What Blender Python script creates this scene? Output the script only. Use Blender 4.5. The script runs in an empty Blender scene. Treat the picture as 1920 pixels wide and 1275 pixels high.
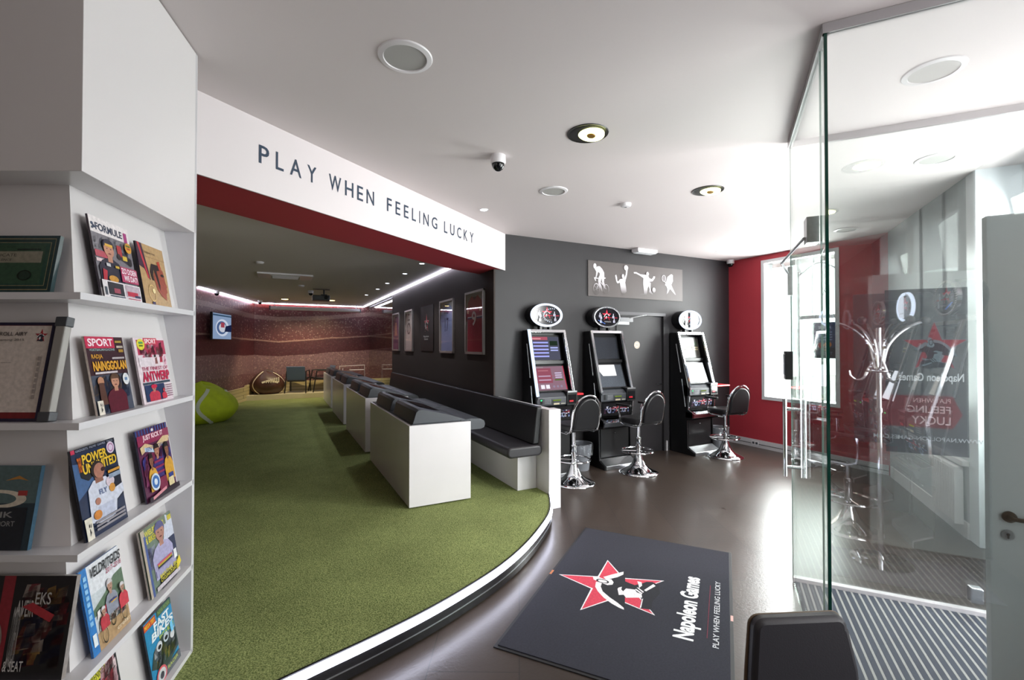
import bpy, bmesh, math, random
from mathutils import Matrix, Vector
random.seed(7)
SC = bpy.context.scene
COL = SC.collection
PI = math.pi
# ------------------------------------------------------------------ camera, world, lights, exposure
YAW = math.radians(27.1)
cam_d = bpy.data.cameras.new('camera'); cam = bpy.data.objects.new('camera', cam_d); COL.objects.link(cam)
cam.location = (0, 0, 1.6); cam.rotation_euler = (PI/2 + math.atan(10/855), 0, -YAW)
cam_d.sensor_width = 36; cam_d.lens = 36*855/1920; cam_d.clip_start = .02; cam_d.clip_end = 200
SC.camera = cam
SC.view_settings.view_transform = 'Standard'; SC.view_settings.look = 'None'
SC.view_settings.gamma = 1; SC.view_settings.use_curve_mapping = False
SC.view_settings.exposure = 0.0
W = bpy.data.worlds.new('sky'); SC.world = W; W.use_nodes = True
W.node_tree.nodes['Background'].inputs[0].default_value = (.93, .97, 1, 1)
W.node_tree.nodes['Background'].inputs[1].default_value = 4.5
DX, DY = .794, .608              # direction D of the header wall and of the entrance; N is square to it
def DN(s, c): return (DX*s + DY*c, DY*s - DX*c)
def area(name, loc, target, sx, sy, power, color=(1, 1, 1), spread=PI):
    l = bpy.data.lights.new(name, 'AREA'); l.shape = 'RECTANGLE'; l.size = sx; l.size_y = sy
    l.energy = power; l.color = color; l.spread = spread
    o = bpy.data.objects.new(name, l); COL.objects.link(o); o.location = loc
    o.rotation_euler = (Vector(target) - Vector(loc)).to_track_quat('-Z', 'Y').to_euler()
    return o
def spot(name, loc, target, power, angle, color=(1, 1, 1), blend=.5, size=.03):
    l = bpy.data.lights.new(name, 'SPOT'); l.energy = power; l.spot_size = math.radians(angle)
    l.spot_blend = blend; l.color = color; l.shadow_soft_size = size
    o = bpy.data.objects.new(name, l); COL.objects.link(o); o.location = loc
    o.rotation_euler = (Vector(target) - Vector(loc)).to_track_quat('-Z', 'Y').to_euler()
    return o
DAY = (1, .985, .985)
# daylight through the tall window of the red wall, the entrance windows and the street door, then two added fill lights out of view
area('daylight_red_wall_window', (6.98, 4.0, 1.85), (0, 3.4, .6), 1.1, 2.2, 230, DAY)
p = DN(4.35, 2.15); area('daylight_entrance_window', (*p, 1.85), (*DN(4.2, 0), 1.5), .95, 1.8, 165, DAY)
p = DN(3.1, 2.25); area('daylight_street_door', (*p, 1.45), (*DN(3.1, 0), 1.5), 1.0, 2.5, 80, DAY)
area('added_fill_rear_left', (-2.95, -.75, 1.7), (1.5, .2, 1.3), 1.7, 2.1, 16, (1, .88, .76))  # added fill, no window known here; lifts machine fronts and coat stand
p = DN(1.42, 2.1); area('added_fill_shopfront_side', (*p, 1.75), (*DN(1.1, 0), 1.5), 1.1, 2.3, 38, DAY)  # added fill from an invented opening; brightens coat stand chrome and its reflection

# ------------------------------------------------------------------ materials
def lin(h):
    if not isinstance(h, str): return (*h, 1)
    h = h.lstrip('#'); r = []
    for i in (0, 2, 4):
        c = int(h[i:i+2], 16)/255
        r.append(c/12.92 if c <= .04045 else ((c+.055)/1.055)**2.4)
    return (*r, 1)
MC = {}
def mat(name, col='#808080', rough=.5, metal=0, noise=0, nscale=40, bump=0, bscale=200, emit=0, coat=0, ecol=None, spec=.5):
    if name in MC: return MC[name]
    m = bpy.data.materials.new(name); m.use_nodes = True; MC[name] = m
    nt = m.node_tree; b = nt.nodes['Principled BSDF']
    b.inputs['Base Color'].default_value = lin(col); b.inputs['Roughness'].default_value = rough
    b.inputs['Metallic'].default_value = metal; b.inputs['Coat Weight'].default_value = coat
    b.inputs['Specular IOR Level'].default_value = spec
    if emit:
        b.inputs['Emission Color'].default_value = lin(ecol or col); b.inputs['Emission Strength'].default_value = emit
    tc = nt.nodes.new('ShaderNodeTexCoord')
    if noise:
        n = nt.nodes.new('ShaderNodeTexNoise'); n.inputs['Scale'].default_value = nscale; n.inputs['Detail'].default_value = 5
        mx = nt.nodes.new('ShaderNodeMix'); mx.data_type = 'RGBA'; mx.blend_type = 'MULTIPLY'; mx.inputs[0].default_value = 1
        r = nt.nodes.new('ShaderNodeMapRange'); r.inputs['From Min'].default_value = .3; r.inputs['From Max'].default_value = .7
        r.inputs['To Min'].default_value = 1-noise; r.inputs['To Max'].default_value = 1+noise*.4
        nt.links.new(tc.outputs['Object'], n.inputs['Vector']); nt.links.new(n.outputs['Fac'], r.inputs['Value'])
        mx.inputs[6].default_value = lin(col); nt.links.new(r.outputs[0], mx.inputs[7]); nt.links.new(mx.outputs[2], b.inputs['Base Color'])
    if bump:
        n = nt.nodes.new('ShaderNodeTexNoise'); n.inputs['Scale'].default_value = bscale; n.inputs['Detail'].default_value = 3
        bp = nt.nodes.new('ShaderNodeBump'); bp.inputs['Strength'].default_value = bump; bp.inputs['Distance'].default_value = .003
        nt.links.new(tc.outputs['Object'], n.inputs['Vector']); nt.links.new(n.outputs['Fac'], bp.inputs['Height']); nt.links.new(bp.outputs['Normal'], b.inputs['Normal'])
    return m
def ink(h, rough=.35): return mat('ink_' + h.strip('#') + ('' if rough == .35 else '_%d' % (rough*100)), h, rough, noise=.2, nscale=75)
def nodes(m): return m.node_tree.nodes, m.node_tree.links, m.node_tree.nodes['Principled BSDF']
def glass_mat(name, refl, tint=(.97, 1, .985), rough=0.0):
    m = bpy.data.materials.new(name); m.use_nodes = True; MC[name] = m; nt = m.node_tree; nt.nodes.clear()
    o = nt.nodes.new('ShaderNodeOutputMaterial'); mx = nt.nodes.new('ShaderNodeMixShader')
    t = nt.nodes.new('ShaderNodeBsdfTransparent'); g = nt.nodes.new('ShaderNodeBsdfGlossy')
    t.inputs[0].default_value = (*tint, 1); g.inputs['Roughness'].default_value = rough; g.inputs['Color'].default_value = (1, 1, 1, 1)
    lw = nt.nodes.new('ShaderNodeLayerWeight'); lw.inputs[0].default_value = .5
    f = nt.nodes.new('ShaderNodeMath'); f.operation = 'POWER'; f.inputs[1].default_value = 5; nt.links.new(lw.outputs['Facing'], f.inputs[0])
    a = nt.nodes.new('ShaderNodeMath'); a.operation = 'MULTIPLY_ADD'; a.inputs[1].default_value = .75; a.inputs[2].default_value = refl; a.use_clamp = True
    nt.links.new(f.outputs[0], a.inputs[0]); nt.links.new(a.outputs[0], mx.inputs[0])
    nt.links.new(t.outputs[0], mx.inputs[1]); nt.links.new(g.outputs[0], mx.inputs[2]); nt.links.new(mx.outputs[0], o.inputs[0])
    return m
def emit_mat(name, col, s):
    m = bpy.data.materials.new(name); m.use_nodes = True; MC[name] = m; nt = m.node_tree; nt.nodes.clear()
    o = nt.nodes.new('ShaderNodeOutputMaterial'); e = nt.nodes.new('ShaderNodeEmission')
    e.inputs[0].default_value = lin(col); e.inputs[1].default_value = s; nt.links.new(e.outputs[0], o.inputs[0]); return m

M_wall = mat('white_paint', '#dcd6d6', .6, bump=.05)
M_ceil = mat('ceiling_paint', '#d6cdcd', .7, bump=.05)
M_ceil2 = mat('games_room_ceiling_paint', '#e4dad6', .7, bump=.05)
M_header = mat('header_paint', '#d9d1d3', .5)
M_red = mat('red_paint', '#a8313c', .6, bump=.04)
M_dark = mat('charcoal_paint', '#272528', .55, noise=.12, nscale=3, bump=.05)
M_jersey = mat('dark_brown_textured_paint', '#3a2e2a', .75, noise=.35, nscale=160, bump=.5, bscale=260)
M_lam = mat('white_laminate', '#dedadd', .3, noise=.02, nscale=5)
M_shelfw = mat('shelf_laminate', '#d4d2d6', .25)
M_leather = mat('black_leather', '#0e0e12', .38, bump=.25, bscale=350)
M_fabric = mat('charcoal_seat_leather', '#28262a', .42, bump=.3, bscale=260)
M_chrome = mat('chrome', '#e4e6ea', .07, 1)
M_alu = mat('brushed_aluminium', '#b8babd', .28, 1, noise=.1, nscale=60)
M_blackpl = mat('black_plastic', '#0e0e11', .32)
M_satin = mat('satin_black_cabinet', '#0b0b0e', .4)
M_greypl = mat('grey_plastic', '#3d4046', .4, bump=.25, bscale=500)
M_screen_off = mat('dark_screen_glass', '#0c0e12', .08)
M_wood = mat('ash_plank', '#cdbb8c', .5, noise=.3, nscale=7, bump=.1)
M_darkmetal = mat('dark_metal', '#232323', .4, .6)
M_paper = mat('paper', '#ecebea', .6)
M_glaze = glass_mat('picture_glazing', .012, (1, 1, 1))
M_glass = glass_mat('clear_glass', .04)
M_pane = glass_mat('reflective_glass', .33, (.97, .995, .985))
M_pane3 = glass_mat('partition_glass', .08, (.97, .995, .985))
M_gedge = mat('glass_edge_green', '#0f3a30', .1, 0)
M_led = emit_mat('led_strip_light', '#e6e9ff', 16)
M_ledw = emit_mat('led_riser_light', '#fff2dc', 14)
M_down = emit_mat('downlight_lens', '#eaf2ff', 9)
M_lampw = emit_mat('warm_lamp_lens', '#fbffb0', 5)
M_ledr = emit_mat('led_riser_strip', '#ffcf98', 34)
M_out = mat('foliage_green', '#7fa06a', .8, noise=.5, nscale=4)

# ------------------------------------------------------------------ mesh builder
class MB:
    def __init__(s): s.v = []; s.f = []; s.m = []; s.mats = []; s.M = Matrix.Identity(4)
    def mi(s, m):
        if m not in s.mats: s.mats.append(m)
        return s.mats.index(m)
    def add(s, vs, fs, m):
        o = len(s.v); k = s.mi(m)
        s.v += [tuple(s.M @ Vector(v)) for v in vs]
        for f in fs: s.f.append(tuple(i+o for i in f)); s.m.append(k)
        return s
    def box(s, x0, x1, y0, y1, z0, z1, m):
        if x0 > x1: x0, x1 = x1, x0
        if y0 > y1: y0, y1 = y1, y0
        if z0 > z1: z0, z1 = z1, z0
        return s.add([(x0,y0,z0),(x1,y0,z0),(x1,y1,z0),(x0,y1,z0),(x0,y0,z1),(x1,y0,z1),(x1,y1,z1),(x0,y1,z1)],
              [(0,3,2,1),(4,5,6,7),(0,1,5,4),(1,2,6,5),(2,3,7,6),(3,0,4,7)], m)
    def prism(s, P, ax, a, b, m, mcap=None):
        if ax == 'z': q = lambda p, t: (p[0], p[1], t)
        elif ax == 'x': q = lambda p, t: (t, p[0], p[1])
        else: q = lambda p, t: (p[0], t, p[1])
        A = sum(P[i][0]*P[(i+1) % len(P)][1] - P[(i+1) % len(P)][0]*P[i][1] for i in range(len(P)))
        P = list(P)
        if (A < 0) != (ax == 'y'): P.reverse()
        n = len(P); lo, hi = min(a, b), max(a, b)
        s.add([q(p, lo) for p in P] + [q(p, hi) for p in P],
              [tuple(range(n-1, -1, -1)), tuple(range(n, 2*n))] + [(i, (i+1) % n, n+(i+1) % n, n+i) for i in range(n)], m)
        return s
    def face(s, pts, m): return s.add(pts, [tuple(range(len(pts)))], m)
    def tube(s, pts, r, m, n=10, closed=False, cap=True):
        pts = [Vector(p) for p in pts]; N = len(pts); vs = []; fs = []
        rr = r if isinstance(r, (list, tuple)) else [r]*N
        prev = None
        for i, p in enumerate(pts):
            a = pts[(i-1) % N] if (closed or i > 0) else p; b = pts[(i+1) % N] if (closed or i < N-1) else p
            t = (b-a).normalized()
            if prev is None:
                u = t.orthogonal().normalized()
            else:
                u = (prev - t*prev.dot(t))
                u = u.normalized() if u.length > 1e-6 else t.orthogonal().normalized()
            prev = u; w = t.cross(u)
            for k in range(n):
                an = 2*PI*k/n; vs.append(tuple(p + (u*math.cos(an) + w*math.sin(an))*rr[i]))
        for i in range(N if closed else N-1):
            j = (i+1) % N
            for k in range(n): fs.append((i*n+k, i*n+(k+1) % n, j*n+(k+1) % n, j*n+k))
        if cap and not closed: fs += [tuple(range(n-1, -1, -1)), tuple((N-1)*n+k for k in range(n))]
        return s.add(vs, fs, m)
    def lathe(s, prof, c, m, n=28, sx=1, sy=1):
        vs = []; fs = []
        for (r, z) in prof:
            for k in range(n):
                a = 2*PI*k/n; vs.append((c[0]+r*sx*math.cos(a), c[1]+r*sy*math.sin(a), c[2]+z))
        L = len(prof)
        for i in range(L-1):
            for k in range(n): fs.append((i*n+k, i*n+(k+1) % n, (i+1)*n+(k+1) % n, (i+1)*n+k))
        if prof[0][0] > 1e-5: fs.append(tuple(range(n-1, -1, -1)))
        if prof[-1][0] > 1e-5: fs.append(tuple((L-1)*n+k for k in range(n)))
        return s.add(vs, fs, m)
    def blob(s, c, rx, ry, rz, m, n=20, L=12):
        return s.lathe([(max(math.sin(PI*i/L), 0), -math.cos(PI*i/L)*rz/1.0) for i in range(L+1)], c, m, n, rx, ry)
    def rod(s, a, b, r, m, n=10): return s.tube([a, b], r, m, n)
    def build(s, name, parent=None, loc=None, rotz=0, rot=None, smooth=35, bevel=0, seg=2):
        me = bpy.data.meshes.new(name); me.from_pydata(s.v, [], s.f)
        for m in s.mats: me.materials.append(m)
        me.polygons.foreach_set('material_index', s.m); me.update()
        bm = bmesh.new(); bm.from_mesh(me); bmesh.ops.remove_doubles(bm, verts=bm.verts, dist=1e-6); bm.to_mesh(me); bm.free()
        if smooth:
            me.polygons.foreach_set('use_smooth', [True]*len(me.polygons)); me.set_sharp_from_angle(angle=math.radians(smooth))
        o = bpy.data.objects.new(name, me); COL.objects.link(o)
        if parent: o.parent = parent
        if loc: o.location = loc
        o.rotation_euler = rot or (0, 0, rotz)
        if bevel:
            b = o.modifiers.new('bevel', 'BEVEL'); b.width = bevel; b.segments = seg; b.limit_method = 'ANGLE'; b.angle_limit = math.radians(40)
        return o
_TC = {}
def text_geo(t, bold=0):
    k = (t, bold)
    if k not in _TC:
        c = bpy.data.curves.new('t', 'FONT'); c.body = t; c.size = 1; c.offset = bold; c.resolution_u = 3; c.fill_mode = 'FRONT'
        o = bpy.data.objects.new('t', c); COL.objects.link(o); dg = bpy.context.evaluated_depsgraph_get(); dg.update()
        me = bpy.data.meshes.new_from_object(o.evaluated_get(dg))
        vs = [tuple(v.co) for v in me.vertices]; fs = [tuple(p.vertices) for p in me.polygons]
        bpy.data.objects.remove(o); bpy.data.curves.remove(c); bpy.data.meshes.remove(me)
        if not vs: vs = [(0, 0, 0)]
        x0 = min(v[0] for v in vs); x1 = max(v[0] for v in vs); y0 = min(v[1] for v in vs); y1 = max(v[1] for v in vs)
        _TC[k] = ([((v[0]-x0)/max(x1-x0, 1e-6), (v[1]-y0)/max(y1-y0, 1e-6)) for v in vs], fs)
    return _TC[k]
class Art:
    """flat printed layers on a surface: (x, y) on the sheet -> 3D through a frame; every layer a hair above the last"""
    def __init__(s, mb, o, ex, ey, w=1, h=1, step=.0003, rough=.35):
        s.mb = mb; s.o = Vector(o); s.ex = Vector(ex).normalized()*w; s.ey = Vector(ey).normalized()*h
        s.n = s.ex.cross(s.ey).normalized(); s.k = 0; s.step = step; s.rough = rough; s.w = w; s.h = h
    def P(s, x, y): return tuple(s.o + s.ex*x + s.ey*y + s.n*(s.step*s.k))
    def mt(s, c): return c if not isinstance(c, str) else ink(c, s.rough)
    def poly(s, pts, c):
        s.k += 1; s.mb.face([s.P(*p) for p in pts], s.mt(c)); return s
    def rect(s, x0, y0, x1, y1, c): return s.poly([(x0, y0), (x1, y0), (x1, y1), (x0, y1)], c)
    def ell(s, cx, cy, rx, ry, c, n=24): return s.poly([(cx+rx*math.cos(2*PI*k/n), cy+ry*math.sin(2*PI*k/n)) for k in range(n)], c)
    def ring(s, cx, cy, rx, ry, t, c, n=28):
        s.k += 1; a = []; b = []
        for k in range(n):
            q = 2*PI*k/n; a.append(s.P(cx+rx*math.cos(q), cy+ry*math.sin(q))); b.append(s.P(cx+rx*(1-t)*math.cos(q), cy+ry*(1-t)*math.sin(q)))
        s.mb.add(a+b, [(k, (k+1) % n, n+(k+1) % n, n+k) for k in range(n)], s.mt(c)); return s
    def line(s, x0, y0, x1, y1, t, c):
        d = Vector((x1-x0, y1-y0)); n = Vector((-d.y, d.x)).normalized()*t/2
        return s.poly([(x0-n.x, y0-n.y), (x1-n.x, y1-n.y), (x1+n.x, y1+n.y), (x0+n.x, y0+n.y)], c)
    def text(s, t, x0, y0, x1, y1, c, bold=0, skew=0):
        s.k += 1; vs, fs = text_geo(t, bold)
        s.mb.add([s.P(x0+(x1-x0)*v[0]+skew*v[1], y0+(y1-y0)*v[1]) for v in vs], fs, s.mt(c)); return s
    def person(s, cx, y0, y1, w, skin, shirt, hair, arms=None):
        H = y1-y0; r = s.w/s.h
        s.poly([(cx-w*.5, y0), (cx+w*.5, y0), (cx+w*.52, y0+H*.42), (cx+w*.36, y0+H*.56), (cx+w*.13, y0+H*.62), (cx-w*.13, y0+H*.62), (cx-w*.36, y0+H*.56), (cx-w*.52, y0+H*.42)], shirt)
        s.rect(cx-w*.1, y0+H*.55, cx+w*.1, y0+H*.7, skin)
        s.ell(cx, y0+H*.88, w*.25, H*.14, hair); s.ell(cx, y0+H*.8, w*.21, H*.155, skin)
        s.ell(cx-w*.08, y0+H*.82, w*.03, H*.012, '#20160f', 8); s.ell(cx+w*.08, y0+H*.82, w*.03, H*.012, '#20160f', 8)
        s.ell(cx, y0+H*.72, w*.07, H*.016, '#6a2a26', 8)
        s.poly([(cx-w*.24, y0+H*.88), (cx+w*.24, y0+H*.88), (cx+w*.16, y0+H*.99), (cx-w*.16, y0+H*.99)], hair)
        return s
EMB = {
'trim1':[(0.611,-0.075),(0.405,0.107),(0.252,0.225),(0.182,0.146),(0.352,-0.012),(0.499,-0.093)],
'trim2':[(0.026,0.303),(-0.142,0.273),(-0.277,0.189),(-0.429,0.05),(-0.546,-0.108),(-0.617,-0.251),(-0.639,-0.333),(-0.582,-0.314),(-0.477,-0.189),(-0.373,-0.036),(-0.242,0.113),(-0.099,0.183),(0.075,0.2)],
'cock':[(0.172,0.396),(0.221,0.317),(0.187,0.2),(0.23,0.068),(0.145,0.01),(0.053,0.01),(0.0,0.085),(0.02,0.16),(0.058,0.275),(0.091,0.365)],
'hat':[(0.187,0.2),(0.362,-0.01),(0.622,-0.1),(0.251,-0.177),(-0.523,-0.323),(-0.596,-0.328),(-0.477,-0.189),(-0.373,-0.036),(-0.242,0.113),(-0.099,0.183),(0.075,0.2)],
'face':[(-0.054,-0.102),(0.003,-0.112),(0.05,-0.159),(-0.043,-0.164),(-0.091,-0.208),(0.025,-0.235),(0.038,-0.3),(0.052,-0.381),(-0.023,-0.427),(-0.05,-0.513),(-0.154,-0.538),(-0.275,-0.294),(-0.196,-0.237),(-0.24,-0.164)],
'body':[(0.266,-0.171),(0.236,-0.263),(0.206,-0.354),(0.332,-0.468),(0.413,-0.524),(0.451,-0.62),(0.392,-0.737),(0.116,-0.796),(-0.216,-0.713),(-0.452,-0.731),(-0.491,-0.554),(-0.157,-0.531),(-0.205,-0.394),(-0.231,-0.269)],
'collar':[(0.36,-0.37),(0.359,-0.447),(0.244,-0.474),(0.139,-0.441),(0.25,-0.41)],
'lap1':[(0.058,-0.38),(0.085,-0.4),(-0.012,-0.523),(-0.05,-0.513)],
'lap2':[(0.138,-0.399),(0.148,-0.423),(0.046,-0.539),(0.008,-0.528)],
'epau':[(0.104,-0.53),(0.379,-0.647),(0.329,-0.695),(0.077,-0.567)],
'sash':[(-0.199,-0.545),(-0.177,-0.558),(-0.467,-0.573),(-0.491,-0.554)]}
def star_pts(cx, cy, r, ri=.382, asp=1.0, n=5):
    return [(cx+(r if k % 2 == 0 else r*ri)*math.sin(PI*k/n)*asp, cy+(r if k % 2 == 0 else r*ri)*math.cos(PI*k/n)) for k in range(2*n)]
def emblem(A, cx, cy, r, dark='#23222b', red='#d8344c', white='#f0ecee', asp=1.0, simple=False, flip=1):
    if white: A.poly(star_pts(cx, cy, r, .40, asp*flip), white)
    A.poly(star_pts(cx, cy, r*(.95 if white else 1), .382, asp*flip), red)
    q = lambda k: [(cx+x*r*asp*flip, cy+y*r) for x, y in EMB[k]]
    A.poly(q('hat'), dark); A.poly(q('body'), dark)
    w = white or '#e8e4e6'
    A.poly(q('trim1'), w); A.poly(q('trim2'), w)
    if not simple:
        A.poly(q('cock'), w); A.ring(cx+.1*r*asp*flip, cy+.2*r, .07*r*asp, .12*r, .3, dark, 12)
        for k in ('collar', 'lap1', 'lap2', 'epau', 'sash'): A.poly(q(k), w)
    A.poly(q('face'), w)
def tag(o, label=None, cat=None, group=None, kind=None):
    if label: o['label'] = label
    if cat: o['category'] = cat
    if group: o['group'] = group
    if kind: o['kind'] = kind
    return o
def thing(name, label, cat, loc=(0, 0, 0), rotz=0, group=None, rot=None):
    o = bpy.data.objects.new(name, None); COL.objects.link(o); o.location = loc; o.rotation_euler = rot or (0, 0, rotz)
    o.empty_display_size = .1
    return tag(o, label, cat, group)
def struct(o, label=None): o['kind'] = 'structure'; return tag(o, label)
def copy_tree(o, parent=None, label=None):
    c = o.copy(); COL.objects.link(c)
    if parent: c.parent = parent
    if label: c['label'] = label
    for ch in list(o.children): copy_tree(ch, c)
    return c
# ------------------------------------------------------------------ the setting
def floor_material():
    m = mat('slate_floor_tiles', '#4a4340', .26); n, l, b = nodes(m)
    tc = n.new('ShaderNodeTexCoord'); mp = n.new('ShaderNodeMapping'); mp.inputs['Rotation'].default_value = (0, 0, math.radians(-62))
    br = n.new('ShaderNodeTexBrick'); br.inputs['Scale'].default_value = 1; br.inputs['Brick Width'].default_value = .9; br.inputs['Row Height'].default_value = .45
    br.inputs['Mortar Size'].default_value = .0025; br.inputs['Mortar Smooth'].default_value = .3
    br.inputs['Color1'].default_value = lin('#433933'); br.inputs['Color2'].default_value = lin('#3a312c'); br.inputs['Mortar'].default_value = lin('#262220')
    ns = n.new('ShaderNodeTexNoise'); ns.inputs['Scale'].default_value = 2.2; ns.inputs['Detail'].default_value = 8
    mx = n.new('ShaderNodeMix'); mx.data_type = 'RGBA'; mx.blend_type = 'MULTIPLY'; mx.inputs[0].default_value = .8
    r = n.new('ShaderNodeMapRange'); r.inputs['From Min'].default_value = .25; r.inputs['From Max'].default_value = .75; r.inputs['To Min'].default_value = .8; r.inputs['To Max'].default_value = 1.08
    l.new(tc.outputs['Object'], mp.inputs[0]); l.new(mp.outputs[0], br.inputs[0]); l.new(tc.outputs['Object'], ns.inputs[0]); l.new(ns.outputs[0], r.inputs[0])
    l.new(br.outputs[0], mx.inputs[6]); l.new(r.outputs[0], mx.inputs[7]); l.new(mx.outputs[2], b.inputs['Base Color'])
    n2 = n.new('ShaderNodeTexNoise'); n2.inputs['Scale'].default_value = 60; n2.inputs['Detail'].default_value = 6; n2.inputs['Distortion'].default_value = .6
    bp = n.new('ShaderNodeBump'); bp.inputs['Strength'].default_value = .22; bp.inputs['Distance'].default_value = .003
    l.new(tc.outputs['Object'], n2.inputs[0]); l.new(n2.outputs[0], bp.inputs['Height']); l.new(bp.outputs[0], b.inputs['Normal'])
    r2 = n.new('ShaderNodeMapRange'); r2.inputs['To Min'].default_value = .24; r2.inputs['To Max'].default_value = .36
    l.new(ns.outputs[0], r2.inputs[0]); l.new(r2.outputs[0], b.inputs['Roughness'])
    return m
def turf_material():
    m = mat('green_turf', '#5c7436', .95, spec=.1); n, l, b = nodes(m)
    tc = n.new('ShaderNodeTexCoord')
    a = n.new('ShaderNodeTexNoise'); a.inputs['Scale'].default_value = 130; a.inputs['Detail'].default_value = 4
    c = n.new('ShaderNodeTexNoise'); c.inputs['Scale'].default_value = 2.5; c.inputs['Detail'].default_value = 4
    ra = n.new('ShaderNodeValToRGB'); ra.color_ramp.elements[0].position = .32; ra.color_ramp.elements[1].position = .7
    ra.color_ramp.elements[0].color = lin('#546136'); ra.color_ramp.elements[1].color = lin('#a6af72')
    mx = n.new('ShaderNodeMix'); mx.data_type = 'RGBA'; mx.blend_type = 'MULTIPLY'; mx.inputs[0].default_value = .7
    r = n.new('ShaderNodeMapRange'); r.inputs['From Min'].default_value = .3; r.inputs['From Max'].default_value = .7; r.inputs['To Min'].default_value = .75; r.inputs['To Max'].default_value = 1.1
    l.new(tc.outputs['Object'], a.inputs[0]); l.new(tc.outputs['Object'], c.inputs[0]); l.new(a.outputs[0], ra.inputs[0]); l.new(c.outputs[0], r.inputs[0])
    l.new(ra.outputs[0], mx.inputs[6]); l.new(r.outputs[0], mx.inputs[7]); l.new(mx.outputs[2], b.inputs['Base Color'])
    bp = n.new('ShaderNodeBump'); bp.inputs['Strength'].default_value = .9; bp.inputs['Distance'].default_value = .006
    l.new(a.outputs[0], bp.inputs['Height']); l.new(bp.outputs[0], b.inputs['Normal'])
    return m
def mural_material():
    m = mat('stadium_crowd_print', '#5a2c2c', .35); n, l, b = nodes(m)
    tc = n.new('ShaderNodeTexCoord'); sp = n.new('ShaderNodeSeparateXYZ'); l.new(tc.outputs['Object'], sp.inputs[0])
    def math_(op, x, y):
        q = n.new('ShaderNodeMath'); q.operation = op
        for i, v in enumerate((x, y)):
            if isinstance(v, (int, float)): q.inputs[i].default_value = v
            else: l.new(v, q.inputs[i])
        return q.outputs[0]
    ab = math_('ABSOLUTE', sp.outputs[0], 0)
    z = math_('SUBTRACT', sp.outputs[2], math_('MULTIPLY', ab, .085))
    w = n.new('ShaderNodeTexNoise'); w.inputs['Scale'].default_value = .6; l.new(tc.outputs['Object'], w.inputs[0])
    z = math_('ADD', z, math_('MULTIPLY', w.outputs[0], .16)); z = math_('DIVIDE', math_('SUBTRACT', z, .3), 2.6)
    base = n.new('ShaderNodeValToRGB'); base.color_ramp.interpolation = 'CONSTANT'; e = base.color_ramp.elements
    crowd = n.new('ShaderNodeValToRGB'); crowd.color_ramp.interpolation = 'CONSTANT'; ce = crowd.color_ramp.elements
    Z = [(0, '#7b5559', .75), (.20, '#8a686c', .8), (.40, '#53262c', .12), (.56, '#a07c72', .0), (.575, '#643236', .7), (.80, '#8c6c64', .1), (.845, '#5c2524', .55), (.93, '#7a2a26', .2)]
    for i, (p, c, k) in enumerate(Z):
        x = e[i] if i < 2 else e.new(p); x.position = p; x.color = lin(c)
        x = ce[i] if i < 2 else ce.new(p); x.position = p; x.color = (k, k, k, 1)
    l.new(z, base.inputs[0]); l.new(z, crowd.inputs[0])
    vo = n.new('ShaderNodeTexVoronoi'); vo.inputs['Scale'].default_value = 19; l.new(tc.outputs['Object'], vo.inputs[0])
    hs = n.new('ShaderNodeSeparateColor'); l.new(vo.outputs['Color'], hs.inputs[0])
    k = math_('MULTIPLY', math_('MULTIPLY', math_('LESS_THAN', vo.outputs['Distance'], .42), math_('GREATER_THAN', hs.outputs[0], .45)), crowd.outputs[0])
    k = math_('MULTIPLY', k, hs.outputs[1])
    mx = n.new('ShaderNodeMix'); mx.data_type = 'RGBA'; l.new(k, mx.inputs[0]); l.new(base.outputs[0], mx.inputs[6]); mx.inputs[7].default_value = lin('#c8a898')
    no = n.new('ShaderNodeTexNoise'); no.inputs['Scale'].default_value = 24; no.inputs['Detail'].default_value = 6; l.new(tc.outputs['Object'], no.inputs[0])
    r = n.new('ShaderNodeMapRange'); r.inputs['From Min'].default_value = .3; r.inputs['From Max'].default_value = .7; r.inputs['To Min'].default_value = .62; r.inputs['To Max'].default_value = 1.1
    l.new(no.outputs[0], r.inputs[0])
    m2 = n.new('ShaderNodeMix'); m2.data_type = 'RGBA'; m2.blend_type = 'MULTIPLY'; m2.inputs[0].default_value = 1
    l.new(mx.outputs[2], m2.inputs[6]); l.new(r.outputs[0], m2.inputs[7]); l.new(m2.outputs[2], b.inputs['Base Color'])
    return m
M_floor = floor_material(); M_turf = turf_material(); M_mural = mural_material()
HC = 3.0; HI = 2.8; XJ = 2.37; YB = 5.13; XR = 6.7; YF = 14.7
m = MB().box(-6, 9.2, -6, 16, -.12, 0, M_floor); struct(m.build('floor', smooth=0))
# front ceiling, inner ceiling
FL = (-3.0, 3.003-2.6*.7365)      # header line continued to the left
rw = [(2.56, 5.183), (2.56, YB+.1), (XR+.1, YB+.1), (XR+.1, 2.75), DN(5.0, 1.9), DN(4.9, 2.5), DN(2.2, 2.5), DN(2.1, 1.9), DN(-3.1, 1.9), (-2.7, -1.7), (-2.7, 1.4), FL]
m = MB().box(-4, 8, -5, 15.2, HC, HC+.12, M_ceil); struct(m.build('ceiling', smooth=0))
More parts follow.
